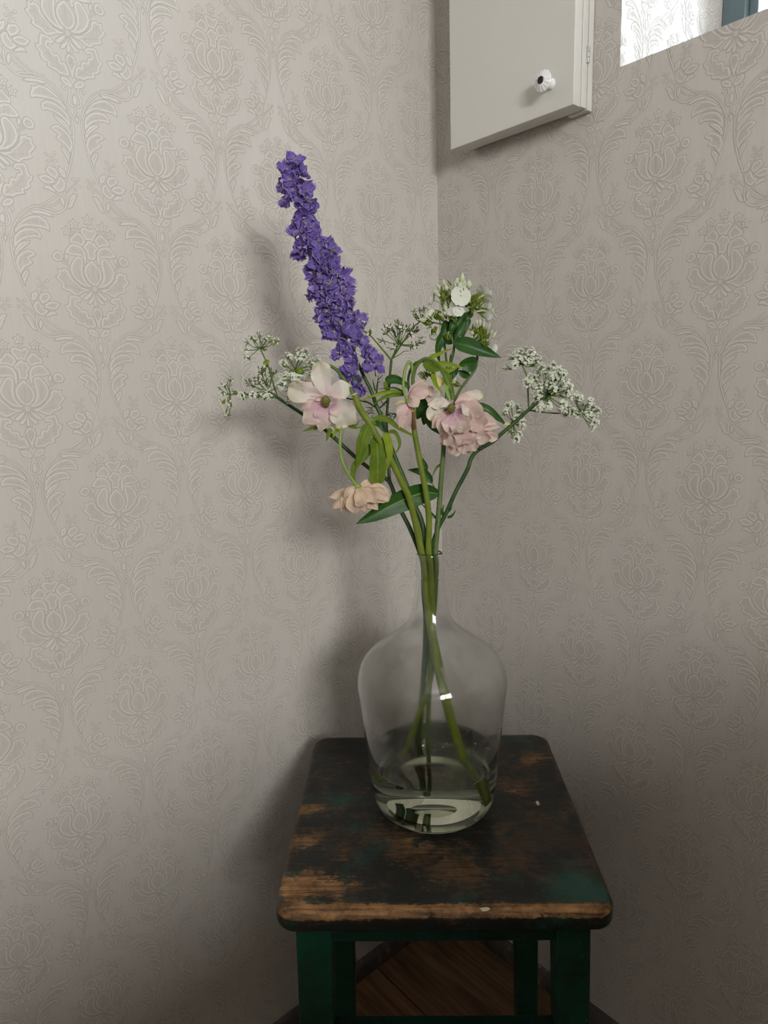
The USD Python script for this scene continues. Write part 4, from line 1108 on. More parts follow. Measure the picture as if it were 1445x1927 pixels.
for rows, w, m_, shp in (([(806, 675, -.016), (826, 666, -.018), (850, 656, -.018)], 8, LEAF_LIGHT, 'lance'), ([(818, 684, -.02), (845, 686, -.022), (874, 693, -.022)], 10, LEAF_LIGHT, 'lance'), ([(826, 694, -.02), (845, 698, -.023), (860, 693, -.023)], 8, LEAF_LIGHT, 'lance'),
                         ([(832, 698, -.022), (845, 709, -.026), (851, 719, -.026)], 8, LEAF_MID, 'lance'), ([(814, 698, -.018), (819, 722, -.026), (835, 744, -.030)], 9, LEAF_LIGHT, 'lance'), ([(797, 681, -.014), (813, 692, -.022), (830, 697, -.024)], 17, LEAF_MID, 'leaf'),
                         ([(835, 706, -.026), (846, 724, -.031), (857, 750, -.033)], 11, LEAF_MID, 'lance'), ([(838, 716, -.028), (841, 735, -.034), (848, 756, -.036)], 8, STEM_PALE, 'lance'), ([(725, 717, .004), (741, 714, .002), (758, 720, .000), (773, 735, -.002)], 17, LEAF_DARK, 'lance'),
                         ([(725, 718, .003), (726, 728, .002), (729, 737, .002)], 8, LEAF_MID, 'strap'), ([(760, 740, -.010), (736, 738, -.012), (712, 741, -.014), (679, 755, -.016)], 9, LEAF_LIGHT, 'lance'), ([(760, 743, -.010), (738, 743, -.014), (718, 750, -.016), (700, 764, -.016)], 8, LEAF_MID, 'lance'),
                         ([(762, 739, -.008), (746, 731, -.006), (730, 730, -.006), (710, 733, -.006)], 4, LEAF_DARK, 'lance')):
    pb('leaf', right, O, m_, rows, w, shape=shp, cup=.25, roll=.15, crease=.1, ruffle=.05)
pb('faded_petal', right, O, PALE_YELLOW, [(824, 707, -.018), (827, 716, -.024), (832, 725, -.024)], 15, shape='petal', cup=.3, label='withered yellow petal')
h2 = seed_head(right, O, 849, 769, 12.5, 17.5, -.044)
bloom(right, O, px6, 6.881, -.034, h2, [
    (CREAM, [(800, 680, .004), (930, 610, .006), (1050, 590, .010), (1160, 578, .014)], 120, .3, .3, .1),
    (PALE_PINK, [(800, 690, .002), (900, 640, .002), (1000, 650, .004), (1100, 640, .008)], 150, .25, .2, .1),
    (CREAM, [(740, 690, .003), (640, 680, .002), (540, 690, .004), (440, 700, .006)], 150, .25, -.3, .1),
    (CREAM, [(740, 700, .004), (620, 730, .004), (530, 800, .004), (475, 905, .004)], 170, .25, -.3, .1),
    (CREAM, [(740, 690, .000), (670, 695, -.004), (600, 740, -.004)], 60, .3, .2, .1),
    (PALE_PINK, [(720, 780, .000), (640, 860, -.002), (570, 930, -.002), (495, 1005, .002)], 150, .25, 0, .12),
    (PALE_PINK, [(800, 700, .000), (900, 740, -.003), (1000, 800, -.003), (1080, 900, .002)], 250, .2, 0, .1),
    (PALE_PINK, [(740, 800, .000), (690, 890, -.004), (640, 990, -.004), (610, 1095, .002)], 200, .22, 0, .12),
    (PINK, [(790, 770, -.002), (870, 840, -.007), (930, 920, -.008), (990, 1010, -.002)], 230, .22, 0, .12),
    (PINK, [(780, 800, -.002), (830, 880, -.008), (870, 960, -.009), (890, 1060, -.003)], 210, .22, 0, .12),
    (PINK, [(755, 810, -.003), (750, 900, -.009), (745, 1000, -.010), (740, 1110, -.004)], 200, .22, 0, .12),
    (CREAM, [(890, 690, -.006), (920, 750, -.012), (955, 800, -.013), (995, 850, -.009)], 95, .4, .3, .15)], PALE_PINK, 70)
h3 = obj('bloom', local(O, ellipsoid(fp(*px6(900, 950), -.020), UP3, .012, .012, 2)), PALE_PINK, right, smooth=60, label='double bloom, its heart hidden by petals')
bloom(right, O, px6, 6.881, -.022, h3, [
    (None, [(900, 1120, .008), (840, 1210, .007), (800, 1280, .008), (765, 1345, .010)], 170, .25, 0, .14),
    (None, [(930, 1120, .006), (920, 1220, .004), (915, 1290, .004), (915, 1345, .006)], 170, .25, 0, .14),
    (None, [(980, 1120, .006), (1010, 1190, .004), (1040, 1250, .004), (1070, 1300, .006)], 160, .25, 0, .14),
    (None, [(1000, 1000, .008), (1130, 1050, .008), (1250, 1100, .008), (1355, 1130, .010)], 120, .3, 0, .12),
    (None, [(950, 950, .006), (1110, 960, .004), (1250, 980, .004), (1395, 985, .008)], 130, .3, 0, .12),
    (None, [(900, 900, .004), (1080, 880, .000), (1220, 900, .000), (1350, 940, .004)], 180, .25, 0, .12),
    (None, [(1030, 1020, .004), (1110, 1080, .002), (1160, 1130, .002), (1195, 1195, .006)], 150, .25, 0, .12),
    (None, [(800, 1000, .006), (720, 1080, .003), (660, 1150, .003), (590, 1215, .006)], 190, .22, 0, .12),
    (None, [(860, 980, .000), (940, 1070, -.004), (980, 1140, -.003), (1010, 1230, .002)], 200, .25, 0, .12),
    (None, [(820, 1000, .002), (780, 1090, -.004), (755, 1160, -.004), (735, 1230, .000)], 200, .22, 0, .12),
    (None, [(940, 960, .000), (1040, 1020, -.005), (1110, 1070, -.005), (1165, 1110, .000)], 210, .25, 0, .12),
    (None, [(880, 980, -.002), (900, 1080, -.008), (890, 1150, -.008), (860, 1230, -.003)], 220, .22, 0, .12),
    (None, [(900, 930, -.004), (1000, 930, -.009), (1090, 950, -.008), (1150, 1000, -.003)], 190, .25, 0, .12)], PALE_PINK, 100)
h4 = obj('bloom', local(O, ellipsoid(fp(769.5, 757, -.018), UP3, .008, .008, 2)), STEM_PALE, right, smooth=60)
bloom(right, O, px6, 6.881, -.016, h4, [
    (None, [(190, 650, .004), (240, 540, .006), (320, 460, .006), (418, 383, .006)], 95, .35, .3, .1),
    (CREAM, [(420, 610, .006), (480, 630, .004), (530, 680, .004), (540, 745, .006)], 150, .25, -.3, .12),
    (None, [(380, 540, .002), (450, 520, .002), (510, 530, .002), (575, 530, .006)], 120, .3, 0, .12),
    (None, [(200, 650, .002), (290, 570, -.002), (380, 520, -.002), (460, 510, .002)], 170, .25, 0, .1),
    (PALE_YELLOW, [(180, 670, .002), (110, 655, .000), (50, 680, .000), (0, 705, .002)], 28, .3, 0, .1),
    (None, [(230, 720, .004), (230, 850, .002), (240, 960, .002), (245, 1075, .006)], 130, .25, 0, .12),
    (None, [(210, 700, .000), (170, 830, -.004), (140, 930, -.004), (125, 1030, .000)], 150, .25, 0, .12),
    (None, [(200, 680, -.002), (140, 760, -.006), (100, 840, -.006), (85, 910, -.002)], 140, .25, 0, .12),
    (None, [(190, 660, -.004), (240, 670, -.009), (290, 640, -.008), (330, 600, -.004)], 150, .25, 0, .1)], PALE_PINK, 130)
obj('dried_stem_tip', local(O, tube(pts([(778, 775, -.024), (778.5, 790, -.022), (779.5, 806, -.014)]), [.0018, .0022, .0024], 4, 8)), plain('dried_brown', (.16, .09, .04), .7), right, smooth=60)

# ------------------------------------------------------------------ white phlox
phlox, O = spray('white_phlox', 'white phlox with creamy buds and dark green pointed leaves, upright right of the middle')
stem_in_jar([(850, 668, .012), (847, 692, .013), (842, 735, .014), (837, 790, .012), (834.5, 845, .010), (829.5, 907, .008), (826, 957, .006), (819.5, 1034, .0025)], 0,
            [jp(.0078, .0020, .315), jp(.006, .003, .28), jp(.003, .006, .24), jp(-.002, .012, .16), jp(-.005, .022, .08), jp(-.004, .024, .02)], [.0020, .0024, .0028, .0032, .0034, .0032, .0030], 'stem', phlox, O, STEM_PHLOX)
ps('stem', phlox, O, STEM_PHLOX, [(836, 835, .011), (846, 790, .010), (862, 740, .006), (892, 698, .004), (898, 675, .006), (896, 645, .010)], 5.5, 4.0)
ps('stem', phlox, O, STEM_PHLOX, [(842, 735, .016), (841, 700, .020), (839, 672, .022), (836, 640, .022)], 4, 3.5)


def px4(x, y):
    return 780 + x / 8.028, 500 + y / 8.028


for a, b, w in (((550, 1450), (600, 1200), 6), ((600, 1200), (680, 900), 5), ((600, 1150), (540, 850), 4.5), ((640, 950), (800, 700), 4), ((560, 950), (380, 800), 3.2), ((470, 900), (150, 830), 2.6), ((540, 850), (480, 480), 3), ((680, 900), (640, 400), 3),
                ((760, 760), (960, 560), 3), ((660, 1080), (480, 1050), 2.4), ((860, 1180), (1000, 1000), 3), ((900, 1150), (1120, 1080), 2.4), ((250, 1700), (430, 1800), 2.4)):
    ps('branch', phlox, O, STEM_GREEN, [(*px4(*a), .008), (*px4((a[0] + b[0]) / 2 + 8, (a[1] + b[1]) / 2), .004), (*px4(*b), .002)], w, w * .7)
for rows, w, m_, shp in (([(590, 1165, -.002), (760, 1200, -.006), (1000, 1280, -.008), (1305, 1388, -.006)], 225, LEAF_DARK, 'leaf'), ([(940, 1470, .000), (860, 1480, -.004), (760, 1490, -.006), (670, 1490, -.004)], 215, LEAF_DARK, 'leaf'),
                         ([(830, 1680, .004), (740, 1630, .001), (650, 1580, .000)], 110, LEAF_DARK, 'leaf'), ([(530, 880, .004), (440, 1030, .000), (370, 1180, .000), (350, 1330, .002), (380, 1470, .006)], 135, LEAF_DARK, 'lance'),
                         ([(760, 850, .000), (660, 1020, -.004), (580, 1180, -.002)], 115, LEAF_DARK, 'lance'), ([(820, 790, .006), (740, 980, .004), (710, 1120, .006)], 110, LEAF_DARK, 'lance'), ([(520, 1000, .010), (640, 850, .006), (840, 690, .004)], 180, LEAF_DARK, 'lance'),
                         ([(520, 1050, .012), (540, 900, .008), (600, 780, .006)], 130, LEAF_DARK, 'lance'), ([(530, 1190, .008), (520, 1080, .004), (560, 900, .004)], 110, LEAF_DARK, 'lance'), ([(450, 1250, .010), (430, 1100, .010), (470, 900, .010)], 70, LEAF_DARK, 'lance'),
                         ([(640, 1560, .010), (590, 1650, .008), (570, 1720, .008)], 80, LEAF_DARK, 'lance'), ([(520, 1620, .012), (600, 1580, .010), (680, 1540, .010)], 70, LEAF_DARK, 'lance'), ([(480, 830, .004), (430, 960, .000), (410, 1080, .002)], 90, LEAF_DARK, 'lance'), ([(600, 800, -.002), (560, 930, -.004), (545, 1080, -.002)], 105, LEAF_DARK, 'lance'), ([(700, 790, .002), (640, 900, .000), (600, 1040, .002)], 100, LEAF_DARK, 'lance'), ([(870, 700, .004), (800, 780, .000), (720, 900, .002)], 95, LEAF_DARK, 'lance'),
                         ([(520, 780, -.006), (580, 800, -.010), (650, 870, -.008)], 55, LEAF_MID, 'lance'),
                         ([(120, 850, .000), (180, 880, -.003), (260, 905, .000)], 45, LEAF_MID, 'lance'), ([(760, 620, -.004), (800, 590, -.007), (850, 600, -.004)], 60, LEAF_DARK, 'leaf')):
    pb('leaf', phlox, O, m_, [(*px4(q[0], q[1]), q[2]) for q in rows], w / 8.028, shape=shp, cup=.12, roll=.25, crease=.22, ruffle=.06)
for rows, w, m_, shp in (([(812, 768, .012), (800, 765, .008), (789, 774, .006), (782, 790, .010)], 34, LEAF_DARK, 'leaf'), ([(803, 772, .010), (800, 786, .008), (797, 800, .010)], 16, LEAF_DARK, 'leaf'), ([(806, 786, .008), (815, 802, .006), (832, 819, .008)], 19, LEAF_DARK, 'lance'),
                         ([(895, 762, .004), (918, 772, .002), (936, 786, .004), (952, 799, .008)], 17, LEAF_DARK, 'lance'), ([(828, 930, .008), (800, 927, .002), (770, 936, -.004), (735, 952, -.010), (702, 970, -.014), (670, 986, -.016)], 40, LEAF_DARK, 'leaf'),
                         ([(813, 910, .008), (804, 896, .010), (790, 887, .012), (767, 884, .014)], 17, LEAF_DARK, 'leaf'), ([(801, 888, .014), (800, 874, .014), (793, 860, .012)], 10, LEAF_DARK, 'lance'), ([(829, 873, .010), (820, 882, .012), (812, 899, .012)], 5, LEAF_MID, 'lance'),
                         ([(821, 976, .008), (808, 963, .010), (791, 946, .012)], 6, LEAF_DARK, 'lance'), ([(830, 792, .006), (826, 770, .008), (828, 748, .010)], 14, LEAF_DARK, 'lance')):
    pb('leaf', phlox, O, m_, rows, w, shape=shp, cup=.12, roll=.2, crease=.22, ruffle=.05)
ps('petiole', phlox, O, STEM_GREEN, [(813, 909, .008), (820, 922, .008), (825, 932, .007)], 2.2, 2.2)
pb('leaf_tip', phlox, O, PALE_YELLOW, [(946, 796, .0075), (954, 797, .0070), (961, 798, .008)], 6, shape='leaf', cup=.2, label='yellowed leaf tip')
mid = blade([(828, 930, .0072), (800, 927, .0010), (770, 936, -.0050), (735, 952, -.0110), (702, 970, -.0148)], 1.6, shape='strap', cup=0, roll=.2, ns=14, nt=3)
obj('leaf_midrib', local(O, mid[0]), STEM_PALE, phlox, smooth=True)


def phlox_flower(c, nrm, r, seed, bend=.1, count=5, material=None, name='floret'):
    rng = np.random.default_rng(seed)
    nrm = nrm / np.linalg.norm(nrm)
    a = np.cross(nrm, UP3)
    a /= np.linalg.norm(a)
    b = np.cross(nrm, a)
    vs, fs, n = [], [], 0
    ph = rng.random() * 6.28
    for k in range(count):
        th = ph + 2 * np.pi * k / count
        d, w = a * math.cos(th) + b * math.sin(th), -a * math.sin(th) + b * math.cos(th)
        s = np.linspace(.04, 1, 7)[:, None]
        t = np.linspace(-1, 1, 7)[None, :]
        wid = r * .58 * np.sin(np.pi / 2 * np.clip(s / .66, 0, 1)) * np.sqrt(np.clip(1 - np.clip((s - .74) / .28, 0, 1) ** 2, 0, 1)) + r * .05
        bd = bend + rng.uniform(-.12, .12)
        lift = r * (bd * s ** 2 + .06 * np.sin(t * 4 + k) * s + .03 * k / count)
        p = c + d * (r * s * (1 - .06 * (np.abs(t) < .2)))[..., None] + w * (wid * t)[..., None] + nrm * lift[..., None]
        vs.append(p.reshape(-1, 3))
        i = (np.arange(6)[:, None] * 7 + np.arange(6)[None, :]).ravel()
        fs.append(np.concatenate([np.stack([i, i + 1, i + 8], -1), np.stack([i, i + 8, i + 7], -1)]) + n)
        n += 49
    o = obj(name, local(O, (np.vstack(vs), np.vstack(fs))), material or WHITE_FLOWER, phlox, smooth=True)
    obj('flower_tube', local(O, tube(np.array([c + nrm * r * .04, c - nrm * r * .6, c - nrm * r * 1.2 - UP3 * r * .2]), [r * .10, r * .08, r * .09], 3, 7)), CREAM_BUD, o, smooth=60)
    obj('flower_eye', local(O, ellipsoid(c + nrm * r * .05, nrm, r * .16, r * .16, 1)), PALE_YELLOW, o, smooth=60)
    return o


V = -FH
phlox_flower(fp(867, 557, -.012), V + .25 * UP3 + .1 * RH, 17.5 * MPP, 5, .05)
phlox_flower(fp(857, 577, -.010), V * .45 + .9 * UP3 - .1 * RH, 17 * MPP, 6, -.75)
phlox_flower(fp(807, 588, -.004), V - .4 * RH + .6 * UP3, 10 * MPP, 7, -.5)
phlox_flower(fp(910, 556, .004), -.3 * V + .35 * UP3 + .6 * RH, 19 * MPP, 8, .1)
phlox_flower(fp(915, 586, .004), -.5 * V - .1 * UP3 + .8 * RH, 18 * MPP, 9, .1)
phlox_flower(fp(929, 658, .004), V * .4 - .1 * UP3 + .6 * RH, 11 * MPP, 10, .2)
phlox_flower(fp(816, 565, .006), -.2 * V + .4 * UP3 - .9 * RH, 15 * MPP, 11, .4)
phlox_flower(fp(815, 640, .004), -UP3 - .3 * RH + .2 * V, 9 * MPP, 12, -.9)
phlox_flower(fp(865, 538, -.004), UP3 * .5 + V * .6 + .2 * RH, 10 * MPP, 13, .9)
for x, y, L, w, dx, dy in ((720, 190, 145, 70, .05, -1), (822, 285, 125, 88, 0, -1), (622, 280, 120, 66, .25, -1), (445, 262, 95, 66, -.3, -1), (482, 335, 80, 66, 0, -1), (365, 325, 110, 52, -.8, -1), (612, 385, 90, 52, .1, -1), (120, 822, 105, 72, -1, -.1), (462, 722, 75, 58, .6, .6),
                           (568, 665, 95, 58, -.1, -1), (468, 645, 110, 62, .2, .9), (330, 402, 95, 60, -.8, -1), (690, 300, 100, 80, .2, -1), (350, 440, 90, 55, -1, -.6), (210, 640, 60, 45, -.3, -1), (1128, 905, 110, 30, .2, -1), (1160, 1000, 90, 32, .5, -1), (1205, 1045, 100, 46, .7, -1),
                           (988, 850, 100, 40, 0, -1), (1045, 885, 90, 32, .1, -1), (940, 850, 90, 40, -.1, -1), (90, 1655, 80, 55, -.8, -.8), (190, 1560, 75, 50, .1, -1), (230, 1590, 60, 36, .2, -1), (605, 1730, 110, 48, .5, -1), (870, 1015, 70, 60, .1, -1), (500, 1035, 80, 40, .5, -1)):
    px, py = px4(x, y)
    L, w = L / 8.028 * MPP, w / 8.028 * MPP
    axd = RH * dx - UP3 * dy + V * .25
    obj('bud', local(O, ellipsoid(fp(px, py, -.006), axd, L, w, 2, .75)), CREAM_BUD, phlox, smooth=60)
rp = np.random.default_rng(33)
sp = []
for cx, cy, n, spread, L, ux_, uy_ in ((480, 430, 40, 130, 110, -.1, -1), (620, 430, 16, 60, 110, .1, -1), (930, 520, 34, 90, 120, .55, -.9), (1010, 1030, 40, 90, 130, .45, -1), (340, 760, 18, 100, 100, -.5, -.5), (200, 850, 12, 80, 90, -.8, -.4), (500, 700, 14, 70, 90, .1, .3), (1020, 690, 8, 60, 130, 1, .05),
                                   (180, 1660, 20, 90, 90, -.8, -.6), (1060, 1200, 14, 60, 110, .8, .4), (620, 1790, 8, 40, 90, .8, .2), (300, 980, 8, 40, 110, 0, .9), (900, 980, 14, 60, 90, -.1, -1), (760, 420, 10, 60, 90, .2, -1), (500, 1080, 10, 40, 90, 0, -.6), (880, 640, 14, 60, 100, .4, .6)):
    for k in range(n):
        x, y = cx + rp.normal(0, spread * .5), cy + rp.normal(0, spread * .5)
        d = np.array([ux_ + rp.normal(0, .35), uy_ + rp.normal(0, .35)])
        d /= np.linalg.norm(d)
        z = rp.uniform(-.010, .008)
        a = fp(*px4(x - d[0] * L * .4, y - d[1] * L * .4), z)
        b = fp(*px4(x + d[0] * L * .6, y + d[1] * L * .6), z - rp.uniform(-.003, .006))
        sp.append(spike(a, b, rp.uniform(.0006, .0011)))
obj('calyx_spikes', local(O, cat_meshes(sp)), LEAF_MID, phlox, smooth=50, kind='stuff', label='narrow green sepals around buds')

# ------------------------------------------------------------------ wild chervil: umbels of tiny white flowers on thin rays


def pxl(x, y):
    return 400 + x / 6.568, 610 + y / 6.568


def pxr(x, y):
    return 930 + x / 6.881, 640 + y / 6.881


def pxm(x, y):
    return 670 + x / 9.03, 590 + y / 9.03


def tiny_flower(c, nrm, r, rng, out):
    """A five-petalled white flower a few millimetres across, as triangles into out."""
    nrm = nrm / np.linalg.norm(nrm)
    a = np.cross(nrm, rng.normal(0, 1, 3))
    a /= np.linalg.norm(a)
    b = np.cross(nrm, a)
    ph = rng.random() * 6.28
    for k in range(5):
        t = ph + k * 1.2566
        d, w = a * math.cos(t) + b * math.sin(t), -a * math.sin(t) + b * math.cos(t)
        L = r * rng.uniform(.75, 1.2)
        q = [c, c + d * L * .55 + w * L * .34 + nrm * L * .1, c + d * L + nrm * L * rng.uniform(-.1, .35), c + d * L * .55 - w * L * .34 + nrm * L * .1]
        n = len(out[0])
        out[0].extend(q)
        out[1].extend([[n, n + 1, n + 2], [n, n + 2, n + 3]])


def umbel(parent, o, conv, centre, tips, dd, kind, seed, scale=1.0, stem_from=None, ray_mat=None):
    """An umbel: rays from a centre to its umbellets (part), and on them the flowers or seeds (sub-part). tips: (x, y[, 'g'])."""
    rng = np.random.default_rng(seed)
    c = fp(*conv(*centre), dd)
    rays, flowers, greens, seeds = [], ([], []), [], []
    for tip in tips:
        g = len(tip) > 2
        z = dd + rng.uniform(-.016, .010)
        e = fp(*conv(tip[0], tip[1]), z)
        m_ = (c + e) / 2 - UP3 * .0012 + rng.normal(0, .0006, 3)
        rays.append(tube(np.array([c, m_, e]), [.0006, .00045, .00042], 4, 5))
        d = e - c
        L = max(np.linalg.norm(d), 1e-4)
        d = d / L * .7 + UP3 * .45 + CAM * 0
        d /= np.linalg.norm(d)
        R = (.0045 if kind == 'white' else .0037) * scale * rng.uniform(.85, 1.2)
        cnt = {'white': 20, 'sparse': 9, 'seed': 9}[kind]
        for k in range(cnt):
            q = rng.normal(0, 1, 3)
            q /= np.linalg.norm(q)
            s = d * rng.uniform(.5, 1.1) + q * .85
            p = e + s * R
            rays.append(tube(np.array([e, p]), [.00026, .00022], 2, 4))
            if kind == 'seed' and rng.random() < .8:
                seeds.append(spike(p - s / np.linalg.norm(s) * .0003, p + s / np.linalg.norm(s) * rng.uniform(.0028, .0042), .00062))
            elif kind == 'sparse' and rng.random() < .45:
                greens.append(ellipsoid(p, s, .0017, .0011, 1))
            else:
                tiny_flower(p, s * .5 + (CAM - p) * .5 + UP3 * .3, (.00185 if kind == 'white' else .0016) * scale, rng, flowers)
        for k in range(6 if g else 3):
            q = rng.normal(0, 1, 3)
            q /= np.linalg.norm(q)
            greens.append(spike(e, e + q * rng.uniform(.002, .0045) * (1.3 if g else .8), .0006 if not g else .0010))
    u = obj('umbel', local(o, cat_meshes(rays)), ray_mat or STEM_GREEN, parent, smooth=60)
    if flowers[1]:
        obj('floret_cluster', local(o, (np.array(flowers[0]), np.array(flowers[1]))), UMBEL_WHITE, u, kind='stuff', label='tiny white flowers')
    if greens:
        obj('bract_cluster', local(o, cat_meshes(greens)), UMBEL_GREEN, u, smooth=50, kind='stuff', label='yellow-green bracts and buds')
    if seeds:
        obj('seed_cluster', local(o, cat_meshes(seeds)), SEED_GREEN, u, smooth=50, kind='stuff', label='dark green unripe seeds')
    return u


def feather(parent, o, rows, dd, seed, n=14, L=14):
    """A finely divided leaf."""
    rng = np.random.default_rng(seed)
    p = spline(pts(rows, dd), 6)
    ms = [tube(p[::3] if len(p) > 8 else p, [.0005, .0003], 3, 5)]
    for k in range(n):
        q = p[rng.integers(len(p))]
        e = q + RH * rng.normal(0, L * MPP * .6) + UP3 * rng.normal(0, L * MPP * .5) - FH * rng.normal(0, .003)
        ms.append(spike(q, e, .00045))
    obj('leaf', local(o, cat_meshes(ms)), STEM_DARK, parent, smooth=50)


# left and middle: one plant, forking low down
cl, O = spray('wild_chervil', 'thin white-flowered umbel spray arching out to the left, with one upright fork in the middle')
stem_in_jar([(505, 735.6, .022), (520.3, 747, .022), (569, 779, .020), (610, 807.5, .018), (668, 859.5, .016), (698, 883.4, .015), (722, 898, .014), (735, 911, .013), (748.6, 949.5, .010), (770, 992, .007), (787, 1033, .0045)], 0,
            [jp(-.0082, .0040, .315), jp(-.008, .005, .28), jp(-.006, .008, .24), jp(-.010, .018, .16), jp(-.018, .036, .075), jp(-.022, .042, .02)], [.0014, .0022, .0024, .0024, .0026, .0027, .0027, .0026], 'stem', cl, O, STEM_DARK)
ps('branch', cl, O, STEM_DARK, [(735, 911, .013), (732, 895, .018), (731, 860, .022), (727, 800, .028), (728, 780, .028), (730, 750.6, .030), (733, 713, .032), (736.4, 677.5, .034)], 6.5, 4.4)
ps('branch', cl, O, STEM_GREEN, [(521, 745.5, .022), (516, 728, .020), (512, 713.5, .018), (503.5, 686, .014), (489, 655, .012)], 3.4, 2.4)
ps('branch', cl, O, STEM_GREEN, [(520.3, 748.5, .022), (500, 745, .018), (461, 741, .012), (433.5, 742.5, .010)], 3.2, 2.2)
ps('branch', cl, O, STEM_DARK, [(730, 752, .030), (712, 768, .030), (690, 756, .028), (665, 752, .026), (640, 745, .024), (612, 722, .022), (575, 703, .020), (556, 695, .018)], 3.2, 2.2)
ps('branch', cl, O, STEM_GREEN, [(736.4, 677.5, .034), (717.6, 655, .032), (695.5, 630, .030), (680, 619, .028)], 3.6, 2.2)
ps('branch', cl, O, STEM_GREEN, [(736.4, 677.5, .034), (744, 660, .030), (750.3, 648, .028)], 3.6, 2.6)
ps('branch', cl, O, STEM_GREEN, [(739, 673, .034), (758.6, 643, .026), (776, 617.7, .026), (788.5, 606.6, .028), (795, 600, .030)], 3.4, 2.2)
ps('branch', cl, O, STEM_DARK, [(740, 674, .034), (753, 666.4, .030), (760, 661.5, .028), (769, 660.5, .028)], 1.4, .8)
umbel(cl, O, pxl, (585, 295), [(580, 160), (525, 205, 'g'), (440, 240), (425, 320), (445, 415, 'g'), (770, 225, 'g'), (655, 195), (625, 310, 'g'), (600, 235), (700, 230), (490, 180), (690, 180)], .012, 'sparse', 1)
umbel(cl, O, pxl, (690, 825), [(650, 575), (600, 610), (550, 690), (465, 745), (520, 770), (575, 735), (660, 745), (735, 610), (840, 765), (625, 660), (740, 640), (690, 760)], .020, 'seed', 2)
umbel(cl, O, pxl, (220, 870), [(220, 710), (110, 815), (205, 790), (130, 860), (130, 960, 'g'), (205, 950), (235, 1000), (170, 1080), (205, 1115), (160, 790)], .010, 'sparse', 3)
umbel(cl, O, pxl, (500, 855), [(290, 850, 'g'), (375, 895, 'g'), (430, 870), (500, 885, 'g'), (640, 905, 'g'), (600, 830), (655, 820), (710, 870), (530, 890), (590, 870), (700, 900)], .014, 'white', 4, .85)
umbel(cl, O, pxl, (1020, 560), [(970, 430), (1080, 370), (1140, 385), (905, 520, 'g'), (1060, 430), (1110, 430), (1180, 510), (1250, 485), (980, 600), (930, 640), (865, 650), (1040, 660), (905, 700), (1090, 570, 'g'), (1130, 640, 'g'), (1240, 650, 'g'), (1000, 650), (940, 430), (960, 690), (880, 750), (1200, 560), (1050, 610, 'g'), (1280, 600)], .018, 'white', 5)
umbel(cl, O, pxl, (960, 860), [(930, 830), (960, 900, 'g'), (930, 960), (990, 940)], .016, 'sparse', 6, .8)
umbel(cl, O, pxm, (725, 520), [(690, 240), (620, 300), (525, 345), (560, 300), (475, 465), (800, 290), (850, 290), (925, 370), (640, 600), (930, 560), (1060, 500), (770, 300), (685, 400), (730, 290), (880, 390), (970, 320), (1000, 540)], .028, 'seed', 7, 1.15)
umbel(cl, O, pxm, (95, 260), [(170, 120, 'g'), (100, 260, 'g'), (220, 340, 'g'), (60, 180), (140, 190)], .028, 'sparse', 8)
umbel(cl, O, pxm, (1100, 130), [(1010, 20), (1080, -30), (1150, -60), (1040, 70), (1000, -20), (1130, 20), (1180, 60), (960, 0)], .030, 'sparse', 9, .9)
pb('leaf', cl, O, LEAF_LIGHT, [(*pxl(700, 455), .012), (*pxl(660, 470), .010), (*pxl(620, 490), .010)], 8, shape='leaf', cup=.3)
pb('leaf', cl, O, LEAF_LIGHT, [(*pxl(1040, 590), .010), (*pxl(1080, 575), .006), (*pxl(1120, 580), .008)], 9, shape='leaf', cup=.3)
feather(cl, O, [(728, 782, .026), (737, 778, .022), (745, 783, .020)], 0, 50, 18, 12)
feather(cl, O, [(733, 905, .013), (728, 900, .012), (722, 893, .010)], 0, 51, 3, 5)
feather(cl, O, [(721, 800, .03), (704, 786, .02), (690, 790, .018)], 0, 52, 10, 16)

# right
crt, O = spray('wild_chervil', 'thin white-flowered umbel spray arching out to the right on a dark green stem')
stem_in_jar([(1035, 740, .012), (1023, 749, .012), (995, 771, .012), (966, 797, .012), (937, 822, .012), (929, 830, .012), (897, 849, .012), (885, 866, .011), (880, 882, .010), (857, 926, .008), (839.5, 965.7, .006), (824, 995, .0045), (811, 1035, .0032)], 0,
            [jp(.0040, .0040, .315), jp(.002, .004, .28), jp(-.001, .007, .24), jp(-.010, .014, .15), jp(-.016, .028, .09), jp(-.012, .034, .03)], [.0013, .0020, .0023, .0024, .0024, .0025, .0026, .0026, .0024], 'stem', crt, O, STEM_DARK)
ps('branch', crt, O, STEM_GREEN, [(995, 771, .012), (992.5, 721, .012), (991.8, 708, .012), (981, 685, .012)], 3.2, 2.2)
ps('branch', crt, O, STEM_GREEN, [(996, 770, .012), (1004, 757, .010), (1011, 746, .008)], 3.4, 2.6)
ps('branch', crt, O, STEM_GREEN, [(997, 772, .012), (1031, 776.6, .012), (1058, 777.5, .012), (1091, 773.5, .010)], 3.4, 2.2)
ps('branch', crt, O, STEM_GREEN, [(950, 812, .013), (958, 800, .018), (965, 791, .022)], 2.2, 1.6)
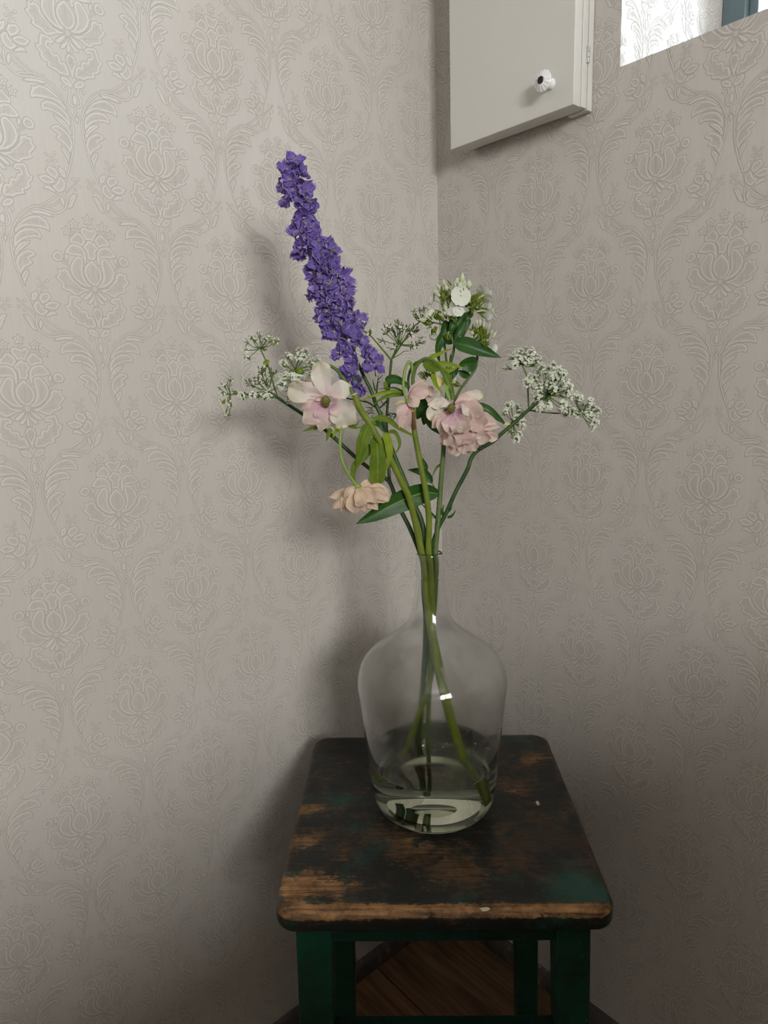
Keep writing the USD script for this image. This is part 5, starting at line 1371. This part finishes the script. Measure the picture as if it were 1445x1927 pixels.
umbel(crt, O, pxr, (350, 310), [(190, 370, 'g'), (280, 335, 'g'), (230, 250), (300, 215), (345, 190), (400, 180), (380, 240), (460, 190), (440, 280), (530, 250), (480, 335, 'g'), (545, 300), (390, 290), (270, 270), (490, 230), (330, 260), (430, 225)], .012, 'white', 21)
umbel(crt, O, pxr, (700, 715), [(620, 400), (700, 400), (770, 370), (830, 410), (890, 460), (810, 470), (740, 490), (690, 560, 'g'), (520, 510), (540, 560, 'g'), (640, 645), (750, 665, 'g'), (600, 705), (700, 620), (830, 640, 'g'), (870, 600), (940, 640), (885, 690), (850, 725), (955, 740), (860, 830), (870, 890), (640, 790), (700, 850), (620, 865, 'g'), (445, 590, 'g'),
                               (660, 440), (770, 430), (850, 520), (780, 540), (650, 590), (580, 650), (730, 580), (900, 560), (920, 690), (570, 760), (480, 540), (570, 470), (690, 780), (780, 700)], .010, 'white', 22, 1.08)
umbel(crt, O, pxr, (1110, 920), [(1060, 760), (1110, 775), (1180, 880), (1220, 830), (1270, 890), (1300, 930), (1150, 870), (1200, 960), (1270, 1000), (1240, 1075), (1235, 1125), (1285, 1060), (1020, 740), (1240, 910), (1090, 810), (1170, 930)], .010, 'white', 23)
umbel(crt, O, pxr, (980, 935), [(1060, 990), (935, 975), (965, 890, 'g'), (1005, 945, 'g'), (1075, 955, 'g'), (880, 920, 'g'), (925, 850), (900, 900)], .012, 'white', 24, .85)
umbel(crt, O, pxr, (240, 1045), [(150, 945, 'g'), (180, 880), (220, 865), (310, 940), (340, 990), (275, 1030), (355, 1080), (350, 1130), (220, 1190, 'g'), (260, 1240), (300, 1210), (270, 1275), (300, 900), (320, 1100)], .024, 'white', 25, .9)
for rows, w in (([(835, 972, .006), (832, 962, .002), (835, 949, .002)], 6), ([(843, 962, .006), (847, 957, .003), (851, 948, .003)], 6), ([(842, 974, .006), (851, 970, .003), (858, 959, .003)], 5), ([(824, 990, .005), (821, 984, .002), (822, 972, .003)], 6)):
    pb('leaf', crt, O, LEAF_DARK, rows, w, shape='lance', cup=.3)
feather(crt, O, [(897, 849, .012), (902, 842, .008), (900, 833, .006)], 0, 60, 14, 9)
feather(crt, O, [(895, 848, .012), (882, 847, .014), (877, 850, .014)], 0, 61, 10, 7)
